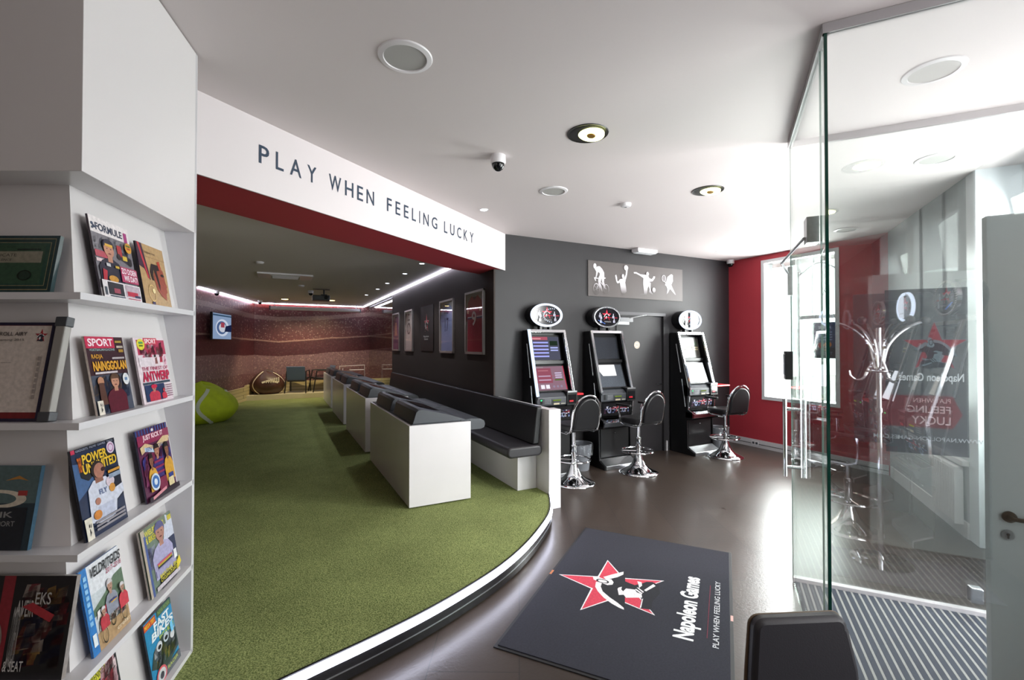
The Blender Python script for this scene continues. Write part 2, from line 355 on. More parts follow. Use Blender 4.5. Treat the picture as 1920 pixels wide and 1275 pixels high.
# header beam: white face towards the entrance, red soffit with a stepped rear edge
rear = [(2.40, 5.60), (1.853, 5.332), (1.164, 4.85), (.60, 4.48), (.322, 4.30), (-.156, 3.93), (-.483, 3.67), (-1.3, 3.1), (-3.0, 1.9)]
fr = [(-3.0, 3.016-2.6*.7265), (2.555, 5.163)]
hb = MB(); poly = fr + [(2.56, 5.28), (2.40, 5.28)] + rear
hb.prism(poly, 'z', 2.545, 3.05, M_red)
d = Vector((.8, .6)); nn = Vector((.6, -.8))*.012
a_ = Vector(fr[0]); b_ = Vector(fr[1]) + d*.0
hb.prism([tuple(a_), tuple(b_), tuple(b_+nn), tuple(a_+nn)], 'z', 2.54, 3.0, M_header)
hb.box(2.555, 2.567, 5.15, YB+.14, 2.54, 3.0, M_header)
struct(hb.build('wall_header', smooth=0))
m = MB().prism([(XJ+.05, 5.2), (XJ+.05, 10.75), (4.6, 10.75), (4.6, YF+.1), (-.4, YF+.1), (-1.6, 11.2), (-2.7, 10.65), (-3.6, 3.9), (-3.4, 1.5), (-3, 1.9)] + [(-1.3, 3.1), (-.483, 3.67), (.322, 4.30), (1.164, 4.85), (1.853, 5.332), (2.40, 5.5)], 'z', HI, HI+.1, M_ceil2)
struct(m.build('ceiling', smooth=0))
# dark front wall with the flush door in it, jersey wall, mural walls
m = MB().box(XJ+.3, 4.33, YB, YB+.2, 0, HC, M_dark).box(5.21, XR+.2, YB, YB+.2, 0, HC, M_dark).box(4.33, 5.21, YB, YB+.2, 2.04, HC, M_dark)
m.box(XJ+.02, XJ+.3, YB, YB+.2, 0, 3.05, M_dark); struct(m.build('wall_back', smooth=0))
m = MB().box(XJ, XJ+.02, YB, 10.8, 0, 2.9, M_jersey).box(XJ+.02, XJ+.3, YB+.2, 10.8, 0, 2.9, M_jersey); struct(m.build('wall_jersey', smooth=0))
m = MB().box(-1, 4.7, YF, YF+.2, 0, 3, M_mural); struct(m.build('wall_far', smooth=0))
m = MB().prism([(-.6, YF+.05), (-1.5, 11.2), (-1.7, 11.25), (-.8, YF+.1)], 'z', 0, 3, M_mural); struct(m.build('wall_left', smooth=0))
m = MB().prism([(-1.5, 11.2), (-2.6, 10.6), (-2.65, 10.7), (-1.55, 11.3)], 'z', 0, 3, M_mural); struct(m.build('wall_left', smooth=0))
m = MB().prism([(-2.6, 10.6), (-3.4, 4.2), (-3.6, 4.25), (-2.7, 10.7)], 'z', 0, 3, M_mural); struct(m.build('wall_left', smooth=0))
m = MB().box(4.6, 4.8, 10.6, YF+.1, 0, 3, M_mural).box(XJ+.3, 4.7, 10.6, 10.8, 0, 3, M_dark); struct(m.build('wall_side_room', smooth=0))
M_brown0 = mat('taupe_paint', '#6e5f54', .6)
m = MB().box(-3.6, -2.6, 1.35, 4.3, 0, 3.1, M_brown0).box(-2.9, -2.7, .15, 1.4, 0, 3.1, M_brown0).box(-2.9, -2.7, -1.95, -1.65, 0, 3.1, M_brown0).box(-2.9, -2.7, -1.65, .15, 0, .6, M_brown0).box(-2.9, -2.7, -1.65, .15, 2.8, 3.1, M_brown0); struct(m.build('wall_entrance_left', smooth=0))  # gap in the left wall added to let the rear-left fill in
# red wall with its window opening (window y 3.42..4.56, z .75..2.92)
m = MB(); wy0, wy1, wz0, wz1 = 3.44, 4.55, .76, 2.92
m.box(XR, XR+.22, wy1, YB+.2, 0, HC, M_red).box(XR, XR+.22, 2.78, wy0, 0, HC, M_red).box(XR, XR+.22, wy0, wy1, 0, wz0, M_red).box(XR, XR+.22, wy0, wy1, wz1, HC, M_red)
struct(m.build('wall_right', smooth=0))
def wframe(m, mm):
    m.box(XR-.012, XR+.2, wy0, wy0+.05, wz0, wz1, mm).box(XR-.012, XR+.2, wy1-.05, wy1, wz0, wz1, mm).box(XR-.012, XR+.2, wy0+.05, wy1-.05, wz0, wz0+.05, mm).box(XR-.012, XR+.2, wy0+.05, wy1-.05, wz1-.05, wz1, mm)
M_wfr = mat('window_frame_paint', '#cfd1d3', .4)
w = struct(tag(bpy.data.objects.new('window_1', None), 'tall white-framed window in the red wall')); COL.objects.link(w)
m = MB(); wframe(m, M_wfr); m.build('window_frame', w, smooth=0)
m = MB().box(XR+.12, XR+.16, wy0+.05, wy0+.62, 1.98, 2.03, M_wfr)
for y in (wy0+.2, wy0+.42, wy0+.62): m.box(XR+.12, XR+.16, y-.012, y+.012, 2.0, wz1-.05, M_wfr)
m.box(XR+.12, XR+.16, wy0+.60, wy0+.64, wz0+.05, wz1-.05, M_wfr)
pts = [(XR+.14, wy0+.62-.56*t, 2.62+.16*math.sin(PI*t)) for t in [i/10 for i in range(11)]]; m.tube(pts, .014, M_wfr, 6)
m.build('glazing_bar', w, smooth=0)
MB().box(XR+.135, XR+.141, wy0+.05, wy1-.05, wz0+.05, wz1-.05, M_glass).build('pane', w, smooth=0)
# baseboards
M_base = mat('baseboard_paint', '#c6c3c6', .4)
struct(MB().box(XR-.016, XR, 2.9, YB, 0, .12, M_base).box(XR-.02, XR, 2.9, YB, .05, .058, M_darkmetal).build('baseboard_right', smooth=0))
struct(MB().box(5.255, 5.275, YB-.02, YB, 0, .15, M_base).build('baseboard_back', smooth=0))
# grey entrance wall along D (c = 1.78), street door opening s 2.62..3.6, window s 3.85..4.85 in a recess
M_grey = mat('pale_grey_paint', '#b9bbbc', .55, bump=.04)
def wall_c(m, s0, s1, c0, c1, z0, z1, mm): return m.prism([DN(s0, c0), DN(s1, c0), DN(s1, c1), DN(s0, c1)], 'z', z0, z1, mm)
m = MB(); wall_c(m, 5.02, 7.14, 1.78, 1.98, 0, HC, M_grey)
for s in (5.45, 6.0): wall_c(m, s, s+.03, 1.765, 1.78, 1.05, HC, M_grey)
struct(m.build('wall_entrance', smooth=0))
M_white = mat('gloss_white_paint', '#e2e6ea', .3)
m = MB(); wall_c(m, 2.45, 2.62, 1.78, 2.3, 0, HC, M_white); struct(m.build('wall_entrance_reveal', smooth=0))
m = MB(); wall_c(m, 4.86, 5.02, 1.78, 2.3, 0, HC, M_white); struct(m.build('wall_entrance_reveal', smooth=0))
m = MB(); wall_c(m, 3.66, 3.85, 1.78, 2.3, 0, HC, M_white); struct(m.build('wall_entrance_reveal', smooth=0))
m = MB()
wall_c(m, 3.85, 4.86, 2.05, 2.2, 0, .95, M_white); wall_c(m, 3.85, 4.86, 2.05, 2.2, 2.75, HC, M_white); wall_c(m, 2.62, 3.66, 1.95, 2.1, 2.25, 2.32, M_white); wall_c(m, 2.62, 3.66, 1.9, 2.2, 2.85, HC, M_white)
struct(m.build('wall_entrance_reveal', smooth=0))
w2 = struct(tag(bpy.data.objects.new('window_2', None), 'white framed window beside the street door')); COL.objects.link(w2)
m = MB()
for a, b, z0, z1 in ((3.85, 3.91, .95, 2.75), (4.80, 4.86, .95, 2.75), (3.91, 4.8, .95, 1.01), (3.91, 4.8, 2.69, 2.75), (3.91, 4.8, 2.1, 2.15)): wall_c(m, a, b, 2.08, 2.14, z0, z1, M_white)
m.build('window_frame', w2, smooth=0); wall_c(MB(), 3.91, 4.8, 2.105, 2.11, 1.01, 2.69, M_glass).build('pane', w2, smooth=0)
# dado ledge along the grey wall
m = MB(); wall_c(m, 5.02, 7.0, 1.735, 1.78, .60, .64, M_wall); wall_c(m, 5.02, 7.0, 1.765, 1.78, 0, .13, M_wall); struct(m.build('trim_1', smooth=0))
# shop front behind the camera
M_brown = mat('taupe_paint', '#6e5f54', .6)
m = MB(); wall_c(m, -3.1, -.3, 1.78, 1.95, 0, HC, M_dark); wall_c(m, 2.1, 2.45, 1.78, 1.95, 0, HC, M_white); wall_c(m, -.3, .8, 1.78, 1.95, 0, HC, M_brown); wall_c(m, .8, 2.1, 1.78, 1.95, 0, .5, M_brown); wall_c(m, .8, 2.1, 1.78, 1.95, 2.85, HC, M_brown)  # open stretch added for the side fill light
struct(m.build('wall_shopfront', smooth=0))
m = MB(); wall_c(m, -3.2, -3.05, -2.6, 1.95, 0, HC, M_brown); struct(m.build('wall_rear', smooth=0))
# ------------------------------------------------------------------ raised turf platform with lit curved edge
arc = [(2.395, 3.93), (2.30, 3.725), (2.112, 3.425), (1.86, 3.165), (1.59, 2.932), (1.321, 2.745), (1.037, 2.596), (.732, 2.464), (.43, 2.362), (.178, 2.290), (.003, 2.237), (-.12, 2.19), (-.26, 2.08), (-.36, 1.86)]
def sm(P, k=4):
    out = []
    for i in range(len(P)-1):
        p0, p1, p2, p3 = P[max(i-1, 0)], P[i], P[i+1], P[min(i+2, len(P)-1)]
        for j in range(k):
            t = j/k; out.append(tuple(.5*((2*p1[q]) + (-p0[q]+p2[q])*t + (2*p0[q]-5*p1[q]+4*p2[q]-p3[q])*t*t + (-p0[q]+3*p1[q]-3*p2[q]+p3[q])*t**3) for q in range(len(p1))))
    return out + [P[-1]]
arc = sm(arc)
def off(P, d):
    r = []
    for i, p in enumerate(P):
        a = Vector(P[max(i-1, 0)]); b = Vector(P[min(i+1, len(P)-1)]); t = (b-a).normalized(); r.append((p[0]+t.y*d*-1, p[1]+t.x*d))
    return r
rest = [(-.5, 1.4), (-2.6, 1.4), (-2.6, 4.0), (-3.38, 4.2), (-2.6, 10.58), (-1.5, 11.19), (-.85, 13.8), (XJ, 13.8), (XJ, 3.93)]
top = arc + rest
tp = thing('turf_platform', 'raised platform carpeted in green artificial turf with a curved lit edge', 'platform', (0, 0, 0)); tp['kind'] = 'structure'
inn = off(arc, -.022) if off([(0, 0), (1, 0)], 1)[0][1] > 0 else off(arc, .022)
def band(P, d0, d1, z0, z1, mm, mb=None):
    mb = mb or MB(); A = off(P, d0); B = off(P, d1)
    for i in range(len(P)-1):
        mb.prism([A[i], A[i+1], B[i+1], B[i]], 'z', z0, z1, mm)
    return mb
MB().prism(top, 'z', 0.0, .148, M_turf).build('turf', tp, smooth=0)
band(arc, 0.0, .012, 0.128, .153, M_darkmetal).build('edge_trim', tp, smooth=0)
band(arc, .012, .03, .112, .146, M_led).build('led_strip', tp, smooth=0)
m = band(arc, .0, .02, 0.012, .112, mat('black_gloss_riser', '#1b1a1c', .2)); band(arc, .02, .023, .055, .06, M_alu, m); m.build('riser', tp, smooth=0)
# stage of pale boards at the far end
def plank_material():
    m = mat('pale_stage_boards', '#cfc092', .4); n, l, b = nodes(m)
    tc = n.new('ShaderNodeTexCoord'); wv = n.new('ShaderNodeTexBrick'); wv.inputs['Scale'].default_value = 1; wv.inputs['Brick Width'].default_value = 1.6; wv.inputs['Row Height'].default_value = .085
    wv.inputs['Mortar Size'].default_value = .004; wv.inputs['Color1'].default_value = lin('#d8caa0'); wv.inputs['Color2'].default_value = lin('#bfae7e'); wv.inputs['Mortar'].default_value = lin('#5c5030')
    mp = n.new('ShaderNodeMapping'); mp.inputs['Rotation'].default_value = (PI/2, 0, 0)
    l.new(tc.outputs['Object'], mp.inputs[0]); l.new(mp.outputs[0], wv.inputs[0]); l.new(wv.outputs[0], b.inputs['Base Color']); return m
M_plank = plank_material()
M_stage = mat('stage_top_boards', '#d9cfb0', .35, noise=.1, nscale=3)
st = thing('stage', 'low pale wooden stage with plank kickboards at the far end of the turf room', 'stage', (0, 13.8, .148)); st['kind'] = 'structure'
MB().prism([(-.82, .0), (XJ-.01, .0), (XJ-.01, YF-13.8), (-.62, YF-13.8)], 'z', 0, .13, M_stage).build('stage_floor', st, smooth=0)
m = MB().box(-.6, XJ+1.8, YF-13.8-.05, YF-13.8-.005, .13, .42, M_plank)
m.prism([(-.79, .02), (-.74, .02), (-.56, YF-13.8), (-.6, YF-13.8)], 'z', .13, .40, M_plank)
m.prism([(-1.48, -2.5), (-1.42, -2.5), (-.74, .02), (-.79, .02)], 'z', 0, .36, M_plank); m.build('plank_kickboard', st, smooth=0)
HEADER_WORDS = [('PLAY', 3.31, 2.885), ('WHEN', 2.775, 2.325), ('FEELING', 2.175, 1.47), ('LUCKY', 1.355, .80)]
# ------------------------------------------------------------------ header lettering
def sheet(name, o, ex, ey, w, h, parent=None, step=.0003, rough=.35):
    mb = MB(); return mb, Art(mb, o, ex, ey, w, h, step, rough)
hx = Vector((fr[1][0]-fr[0][0], fr[1][1]-fr[0][1])).normalized()
def on_header(t, z): # t metres from the right end
    p = Vector(fr[1]) - hx*t + Vector((hx.y, -hx.x))*.0135
    return (p.x, p.y, z)
L = 3.70; M_letter = mat('slate_blue_letters', '#24364c', .5)
o0 = on_header(L, 2.545); wl = thing('wall_lettering', 'slate blue lettering PLAY WHEN FEELING LUCKY on the white header', 'lettering', o0, math.atan2(hx.y, hx.x))
LW = {'P': .52, 'L': .42, 'A': .66, 'Y': .56, 'W': .84, 'H': .62, 'E': .46, 'N': .62, 'F': .44, 'I': .09, 'G': .66, 'U': .58, 'C': .58, 'K': .54}
for wd, t0, t1 in HEADER_WORDS:
    wsum = sum(LW[ch] for ch in wd)*.132; gap = ((t0-t1)-wsum)/(len(wd)-1); x = L-t0
    for ch in wd:
        mb = MB(); vs, fs = text_geo(ch, .008); w_ = LW[ch]*.132; mb.add([(v[0]*w_, -.0006, .184+.113*v[1]) for v in vs], fs, M_letter)
        mb.build('letter', wl, (x, 0, 0), smooth=0); x += w_+gap
# ------------------------------------------------------------------ gaming desks with sunken terminals, bench
def make_desk(label, loc):
    t = thing('gaming_desk', label, 'desk', loc, 0, 'white gaming desks in a row on the turf')
    w, l, h = .585, 1.93, .735
    m = MB().box(0, w, 0, l, .012, h, M_lam); m.build('cabinet', t, smooth=0, bevel=.002)
    for y in (.12, .70, 1.28, 1.82):
        MB().box(.01, .06, y-.03, y+.03, 0, .0118, M_lam).build('foot', t, smooth=0); MB().box(w-.06, w-.01, y-.03, y+.03, 0, .0118, M_lam).build('foot', t, smooth=0)
    MB().box(.025, w-.01, .02, l-.02, h, h+.006, M_greypl).build('top_inlay', t, smooth=0)
    for y0 in (.04, .99):
        P = [(.04, .006), (.062, .122), (.085, .142), (.12, .146), (.35, .085), (.56, .012), (.565, .006)]
        m = MB(); yy = [(y0, .9), (y0+.035, 1.0), (y0+.755, 1.0), (y0+.79, .9)]
        vs = []; n = len(P)
        for (y, k) in yy: vs += [(x if z < .02 else x+(.012 if k < 1 else 0), y, h+.006+(z-.006)*k) for x, z in P]
        fs = [tuple(range(n)), tuple(3*n+i for i in range(n-1, -1, -1))]
        for i in range(3):
            for j in range(n): fs.append((i*n+j, (i+1)*n+j, (i+1)*n+(j+1) % n, i*n+(j+1) % n))
        m.add(vs, fs, M_greypl)
        hd = m.build('terminal_housing', t, smooth=30, bevel=.006)
        m = MB(); m.face([(.14, y0+.10, h+.1478), (.14, y0+.69, h+.1478), (.33, y0+.69, h+.0975), (.33, y0+.10, h+.0975)][::-1], M_screen_off)
        m.build('screen', hd, smooth=0)
    P = [(.50, .004), (.50, .012), (.60, .020), (.70, .012), (.735, -.008), (.745, -.04), (.735, -.072), (.70, -.085), (.59, -.085), (.59, .004)]
    for y0, y1 in ((.03, .94), (.98, 1.90)): MB().prism([(x, h+z) for x, z in P], 'y', y0, y1, M_greypl).build('arm_rest', t, smooth=40)
    return t
ords = ['nearest white gaming desk with grey sloped terminals, its bright end facing the doormat', 'white gaming desk with grey terminals directly behind the nearest desk',
        'white gaming desk with grey terminals, third from the front of the row', 'white gaming desk with grey terminals, farthest in the row by the stage']
for i, (x, y) in enumerate(((1.035, 4.02), (1.045, 6.39), (1.06, 8.82), (1.075, 11.25))):
    if i == 0: dk = make_desk(ords[0], (x, y, .148))
    else: c_ = copy_tree(dk, label=ords[i]); c_.location = (x, y, .148)
bn = thing('bench', 'long black upholstered bench on a white base along the dark wall of framed shirts', 'bench', (0, 3.9, .148))
MB().box(2.13, 2.345, .14, 6.4, 0, .37, M_lam).build('base', bn, smooth=0, bevel=.002)
def cushion(m, x0, x1, y0, y1, z0, z1, mm, r=.03):
    P = []
    for cx, cz, a0 in ((x1-r, z1-r, 0), (x0+r, z1-r, 90), (x0+r, z0+r, 180), (x1-r, z0+r, 270)):
        for k in range(5): a = math.radians(a0+k*22.5); P.append((cx+r*math.cos(a), cz+r*math.sin(a)))
    return m.prism(P, 'y', y0, y1, mm)
m = MB(); cushion(m, 1.935, 2.32, -.03, 6.5, .37, .475, M_fabric, .045); m.build('seat_cushion', bn, smooth=40, bevel=.02, seg=3)
m = MB(); m.prism([(2.22, .475), (2.30, .475), (2.335, .845), (2.27, .845)], 'y', .0, 6.55, M_leather); m.build('backrest', bn, smooth=40, bevel=.015, seg=3)
m = MB().box(2.35, 2.455, 3.93, YB-.002, .0, .965, M_lam).box(2.35, 2.485, 3.80, 3.93, 0, .97, M_lam)
tag(m.build('low_partition', smooth=0, bevel=.002), 'low white panel with end post closing the front end of the bench', 'partition')
# ------------------------------------------------------------------ slot machines
def ellipse_pts(a, b, n=36): return [(a*math.cos(2*PI*k/n), b*math.sin(2*PI*k/n)) for k in range(n)]
M_purple = mat('burgundy_gloss_panel', '#5a1e26', .25)
M_ringlit = emit_mat('lit_ring_light', '#dce8ff', 1.8)
M_scr = {}
def scr(c, s):
    k = 'screen_glow_%s_%d' % (c.strip('#'), s*10)
    return MC.get(k) or emit_mat(k, c, s)
def slot_machine(name, label, loc, rotz, style, group='oval-topped slot machines'):
    t = thing(name, label, 'slot machine', loc, rotz, group)
    w = .275
    side = [(-.01, .0), (-.46, .0), (-.46, .045), (-.34, .10), (-.33, .50), (-.43, .53), (-.43, .62), (-.34, .66), (-.35, .98), (-.14, 1.79), (-.01, 1.79)]
    m = MB()
    for x in (-w, w-.02): m.prism(side, 'x', x, x+.02, M_satin)
    m.box(-w+.02, w-.02, -.03, -.01, .02, 1.78, M_satin).box(-w+.02, w-.02, -.30, -.03, .05, .64, M_satin)
    m.prism([(-.03, 1.76), (-.15, 1.76), (-.14, 1.79), (-.03, 1.79)], 'x', -w+.02, w-.02, M_satin)
    m.prism([(-.26, .62), (-.26, .95), (-.03, 1.0), (-.03, .62)], 'x', -w+.02, w-.02, M_satin)
    m.build('cabinet', t, smooth=0, bevel=.004)
    # foot plate
    m = MB().prism([(-.47, .0), (-.47, .05), (-.33, .115), (-.30, .115), (-.30, 0)], 'x', -w+.02, w-.02, M_alu); m.build('foot_plate', t, smooth=0, bevel=.004)
    m = MB().box(-w+.04, w-.04, -.325, -.30, .13, .50, M_satin).lathe([(.0, -.006), (.008, -.006), (.008, 0)], (0, -.326, .44), M_alu, 10); m.build('lower_door', t, smooth=0, bevel=.006)
    ledge = M_purple if style == 'white' else M_greypl
    m = MB().prism([(-.45, .545), (-.47, .60), (-.40, .625), (-.30, .635), (-.30, .53)], 'x', -w, w, ledge); lg = m.build('ledge', t, smooth=30, bevel=.008)
    m = MB().prism([(-.462, .605), (-.40, .632), (-.33, .64), (-.33, .63)], 'x', -w+.05, w-.05, M_chrome); m.build('ledge_trim', lg, smooth=0)
    # belly glass with racing print
    m = MB().prism([(-.335, .67), (-.355, .845), (-.32, .845), (-.30, .67)], 'x', -w+.03, w-.03, M_blackpl)
    A = Art(m, (-w+.055, -.34, .69), (1, 0, 0), (0, -.02/.155, 1), 2*w-.11, .14, .0004)
    A.rect(0, 0, 1, 1, '#17161c')
    rr = random.Random(3)
    for k in range(60):
        x, y = rr.random()*.94, .12+rr.random()*.6; A.rect(x, y, x+.05, y+.10, rr.choice(['#8e9fc8', '#dde0ea', '#3b4680', '#9a3a4a', '#f0f2fa', '#5a3a58']))
    for cx in (.2, .75): A.ell(cx, .42, .07, .24, '#9aa4c4', 14); A.ell(cx, .42, .035, .12, '#1a1a20', 12)
    emblem(A, .52, .55, .42, '#17161c', '#d4334a', None, asp=.3, simple=True); A.rect(.2, .62, .95, .66, '#c02a40')
    m.build('belly_panel', t, smooth=0)
    # control panel with note slot, buttons, card box
    m = MB().prism([(-.345, .85), (-.385, .87), (-.385, .965), (-.33, 1.01), (-.24, 1.03), (-.24, .85)], 'x', -w, w-.13, M_greypl if style != 'menu' else mat('machine_grey_panel', '#4a4c52', .35))
    cp = m.build('control_panel', t, smooth=0, bevel=.005)
    m = MB(); A = Art(m, (-w+.02, -.3865, .875), (1, 0, 0), (0, 0, 1), 2*w-.17, .085, .0004)
    A.rect(.05, .15, .14, .95, '#141417'); A.ell(.095, .7, .03, .1, scr('#3cff8c', 2) if style != 'paper' else '#202024', 10)
    for i in range(5):
        for j in range(4): A.rect(.22+.045*i, .15+.2*j, .25+.045*i, .28+.2*j, '#8e9096')
    A.rect(.52, .55, .82, .72, scr('#8fae3c', .6)); A.rect(.52, .32, .82, .5, '#33363a'); A.rect(.54, .02, .76, .24, '#cfc2a4'); A.rect(.82, .05, .98, .2, '#aaa69a')
    m.build('button_field', cp, smooth=0)
    m = MB().box(w-.13, w+.02, -.40, -.25, .86, 1.03, M_blackpl).box(w-.125, w+.015, -.405, -.26, 1.015, 1.035, M_alu)
    m.box(w-.115, w+.005, -.404, -.40, .88, .99, M_screen_off).box(w-.10, w-.04, -.406, -.404, .90, .92, mat('red_slot', '#c01828', .3)); m.build('card_box', t, smooth=0, bevel=.003)
    # recessed screens
    def scrn(name, z0, z1, y0, y1, x, kind):
        m = MB(); b = .012
        d_ = Vector((0, y1-y0, z1-z0)); 
        m.prism([(y0, z0), (y1, z1), (y1+.05, z1), (y0+.05, z0)], 'x', -x, x, M_blackpl)
        o = m.build(name, t, smooth=0)
        m = MB(); A = Art(m, (-x+.025, y0-.0012, z0+.015), (1, 0, 0), (0, y1-y0, z1-z0), 2*x-.05, (z1-z0)-.03, .0005, .15)
        if kind == 'menu1':
            A.rect(0, 0, 1, 1, scr('#5c5e70', .8)); A.rect(0, .86, .6, 1, scr('#b05a6c', 1.0)); A.rect(0, .35, .06, .86, scr('#a03850', .6)); A.rect(.06, .89, .36, .94, scr('#ffb0b8', .8)); A.rect(.66, .62, .94, .82, scr('#3c5040', .4))
            for k in range(5): A.rect(.07, .12+.148*k, .60, .185+.148*k, scr('#aeb4ff', 1.0)); A.rect(.1, .20+.148*k, .5, .215+.148*k, scr('#8a4a70', .5))
            for k in range(2): A.rect(.66, .38+.11*k, .93, .435+.11*k, scr('#b6c0ff', 1.0))
        elif kind == 'menu2':
            A.rect(0, 0, 1, 1, scr('#9a7888', .9)); A.rect(0, .3, .55, .92, scr('#a0586a', .9)); A.rect(.1, .8, .45, .83, scr('#d8909c', .8)); A.rect(.0, .93, .3, .98, scr('#c8b0b8', .6))
            for k in range(2): A.rect(.08, .40+.16*k, .50, .45+.16*k, scr('#ccaec8', .9)); A.rect(.5, .42+.16*k, .7, .43+.16*k, scr('#d05068', .8))
            for k in range(3): A.rect(.66, .50+.09*k, .9, .545+.09*k, scr('#d4c8e6', 1.0))
            A.rect(.62, .39, .92, .44, scr('#5c7a30', .8)); A.rect(.1, .06, .23, .22, scr('#f0ecf6', 1.1)); A.rect(.27, .06, .40, .22, scr('#f0ecf6', 1.1))
            for k in range(3): A.ell(.55+.13*k, .14, .04, .05, scr('#a898b0', .8), 12)
            A.rect(.97, 0, 1, 1, scr('#c84058', .9))
        elif kind == 'menu3':
            A.rect(0, 0, 1, 1, '#4c4b46'); A.rect(0, .88, .6, .97, '#8a4436'); A.rect(.66, .62, .94, .82, '#3a4a36')
            for k in range(5): A.rect(.07, .14+.148*k, .60, .205+.148*k, '#a89c78')
            for k in range(2): A.rect(.66, .38+.11*k, .95, .435+.11*k, '#a89c78')
        elif kind == 'white': A.rect(0, 0, 1, 1, scr('#f2f6ff', 1.5))
        elif kind == 'grey': A.rect(0, 0, 1, 1, '#30333a')
        elif kind == 'paper':
            A.rect(0, 0, 1, 1, '#4d525a'); A.k += 3; A.poly([(.04, 1.0), (.05, .75), (.18, .50), (.72, .50), (.72, 1.0)], M_paper)
        m.build('display', o, smooth=0)
    scrn('upper_screen', 1.40, 1.73, -.155, -.085, .235, {'menu': 'menu1', 'paper': 'grey', 'white': 'menu3', 'plain': 'grey'}[style])
    scrn('lower_screen', 1.03, 1.37, -.305, -.175, .235, {'menu': 'menu2', 'paper': 'paper', 'white': 'white', 'plain': 'grey'}[style])
    MB().box(-.235, .235, -.20, -.10, 1.365, 1.405, M_blackpl).build('divider', t, smooth=0)
    # slanted chrome frame: left, right, top
    fw = .032
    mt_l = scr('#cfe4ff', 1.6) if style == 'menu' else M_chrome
    top_ = M_chrome
    P = lambda y, z: (y, z)
    fr_ = [(-.365, .98), (-.385, .985), (-.165, 1.80), (-.14, 1.80)]
    f = MB().prism(fr_, 'x', w-fw, w, M_chrome).prism(fr_, 'x', -w, -w+fw, mt_l).prism([(-.178, 1.765), (-.165, 1.80), (-.14, 1.80), (-.15, 1.765)], 'x', -w+fw, w-fw, top_)
    for x0 in (-w, w-fw):
        f.prism([(-.345, .66), (-.36, .66), (-.388, .98), (-.36, .98)], 'x', x0 if x0 < 0 else x0+.018, (x0+.014) if x0 < 0 else w, M_chrome)
    f.build('chrome_frame', t, smooth=0, bevel=.003)
    m = MB().rod((-w-.002, -.30, .70), (-w-.002, -.235, 1.10), .006, M_alu, 6).rod((-w-.002, -.215, 1.2), (-w-.002, -.13, 1.62), .006, M_alu, 6)
    m.build('side_trim', t)
    # oval topper
    a_, b_ = .235, .15; zc = 1.985; yc = -.16
    m = MB().box(-.09, -.05, -.13, -.07, 1.78, 1.86, M_blackpl).box(.05, .09, -.13, -.07, 1.78, 1.86, M_blackpl)
    m.prism([(x, zc+z) for x, z in ellipse_pts(a_*.98, b_*.98)], 'y', yc+.01, yc+.17, M_blackpl); sg = m.build('topper_sign', t, smooth=40, bevel=.006)
    m = MB(); n = 48; o_ = ellipse_pts(a_, b_, n); i_ = ellipse_pts(a_*.87, b_*.83, n)
    lit = style in ('menu', 'white')
    mr = M_ringlit if lit else M_chrome
    vs = [(x, yc+.012, zc+z) for x, z in o_] + [(x*.97, yc-.014, zc+z*.97) for x, z in o_] + [(x, yc-.014, zc+z) for x, z in i_] + [(x, yc+.006, zc+z) for x, z in i_]
    fs = [(r*n+k, r*n+(k+1) % n, (r+1)*n+(k+1) % n, (r+1)*n+k) for r in range(3) for k in range(n)]
    m.add(vs, [tuple(reversed(q)) for q in fs], mr)
    rg = m.build('ring', sg, smooth=40)
    m = MB()
    for k in range(44):
        an = 2*PI*k/44
        if lit and not (-.9 < math.sin(an-.2) and math.cos(an) > (.1 if style == 'menu' else -9) and style == 'menu') and not (style == 'white' and math.cos(an) < -.2): continue
        x, z = a_*.905*math.cos(an), b_*.885*math.sin(an)
        m.lathe([(.0072, -.003), (.0055, .003), (0, .004)], (0, 0, 0), M_ringlit if style == 'menu' else M_chrome, 6)
        cnt = 13+6
        for q in range(len(m.v)-18, len(m.v)): v = m.v[q]; m.v[q] = (x+v[0], yc-.015-v[2], zc+z+v[1])
    if m.v: m.build('ring_studs', sg, smooth=0)
    m = MB(); A = Art(m, (-a_*.85, yc-.002, zc-b_*.8), (1, 0, 0), (0, 0, 1), 2*a_*.85, 2*b_*.8, .0004, .12)
    A.ell(.5, .5, .5, .5, '#15141a', 36)
    emblem(A, .5, .60, .34, '#15141a', '#d83448', None, asp=.6, simple=True); A.rect(.45, .46, .95, .49, '#c02a40')
    for x, y in ((.2, .6), (.24, .5), (.76, .56), (.22, .28), (.78, .3)): A.person(x, y-.12, y+.14, .09, '#c8c8d0', '#a8a8b8', '#8c8ca0')
    A.text('NAPOLEON', .36, .2, .64, .27, '#b8b4b4')
    if style == 'menu':
        for k in range(15):
            an = PI*.42+PI*1.05*k/14; A.ell(.66+.32*math.cos(an), .48+.36*math.sin(an), .016, .026, M_ringlit, 8)
    if style == 'paper':
        for k in range(6): A.ell(.12+.05*k, .3-.035*k, .016, .02, scr('#5a88e8', 2), 8)
    if style == 'white': A.poly([(.42, .02), (.78, .09), (.9, .5), (.78, .9), (.42, .98)], scr('#e8f0ff', 1.3)); A.text('NAPOLEON', .46, .2, .74, .27, '#98a0ac')
    m.build('sign_face', sg, smooth=0)
    if style in ('menu', 'white'):
        m = MB().box(w+.02, w+(.30 if style == 'white' else .12), -.40, -.12, .975, 1.0, mat('red_laminate', '#c8202c', .3)).box(w, w+.02, -.3, -.14, .9, .98, M_blackpl); m.build('cup_shelf', t, smooth=0, bevel=.006)
    return t
slot_machine('slot_machine', 'black slot machine with lit red menu screens behind the bench end post', (3.035, 5.115, 0), 0, 'menu')
slot_machine('slot_machine', 'black slot machine with blank screens and a paper note taped to the lower one', (3.99, 5.115, 0), 0, 'paper')
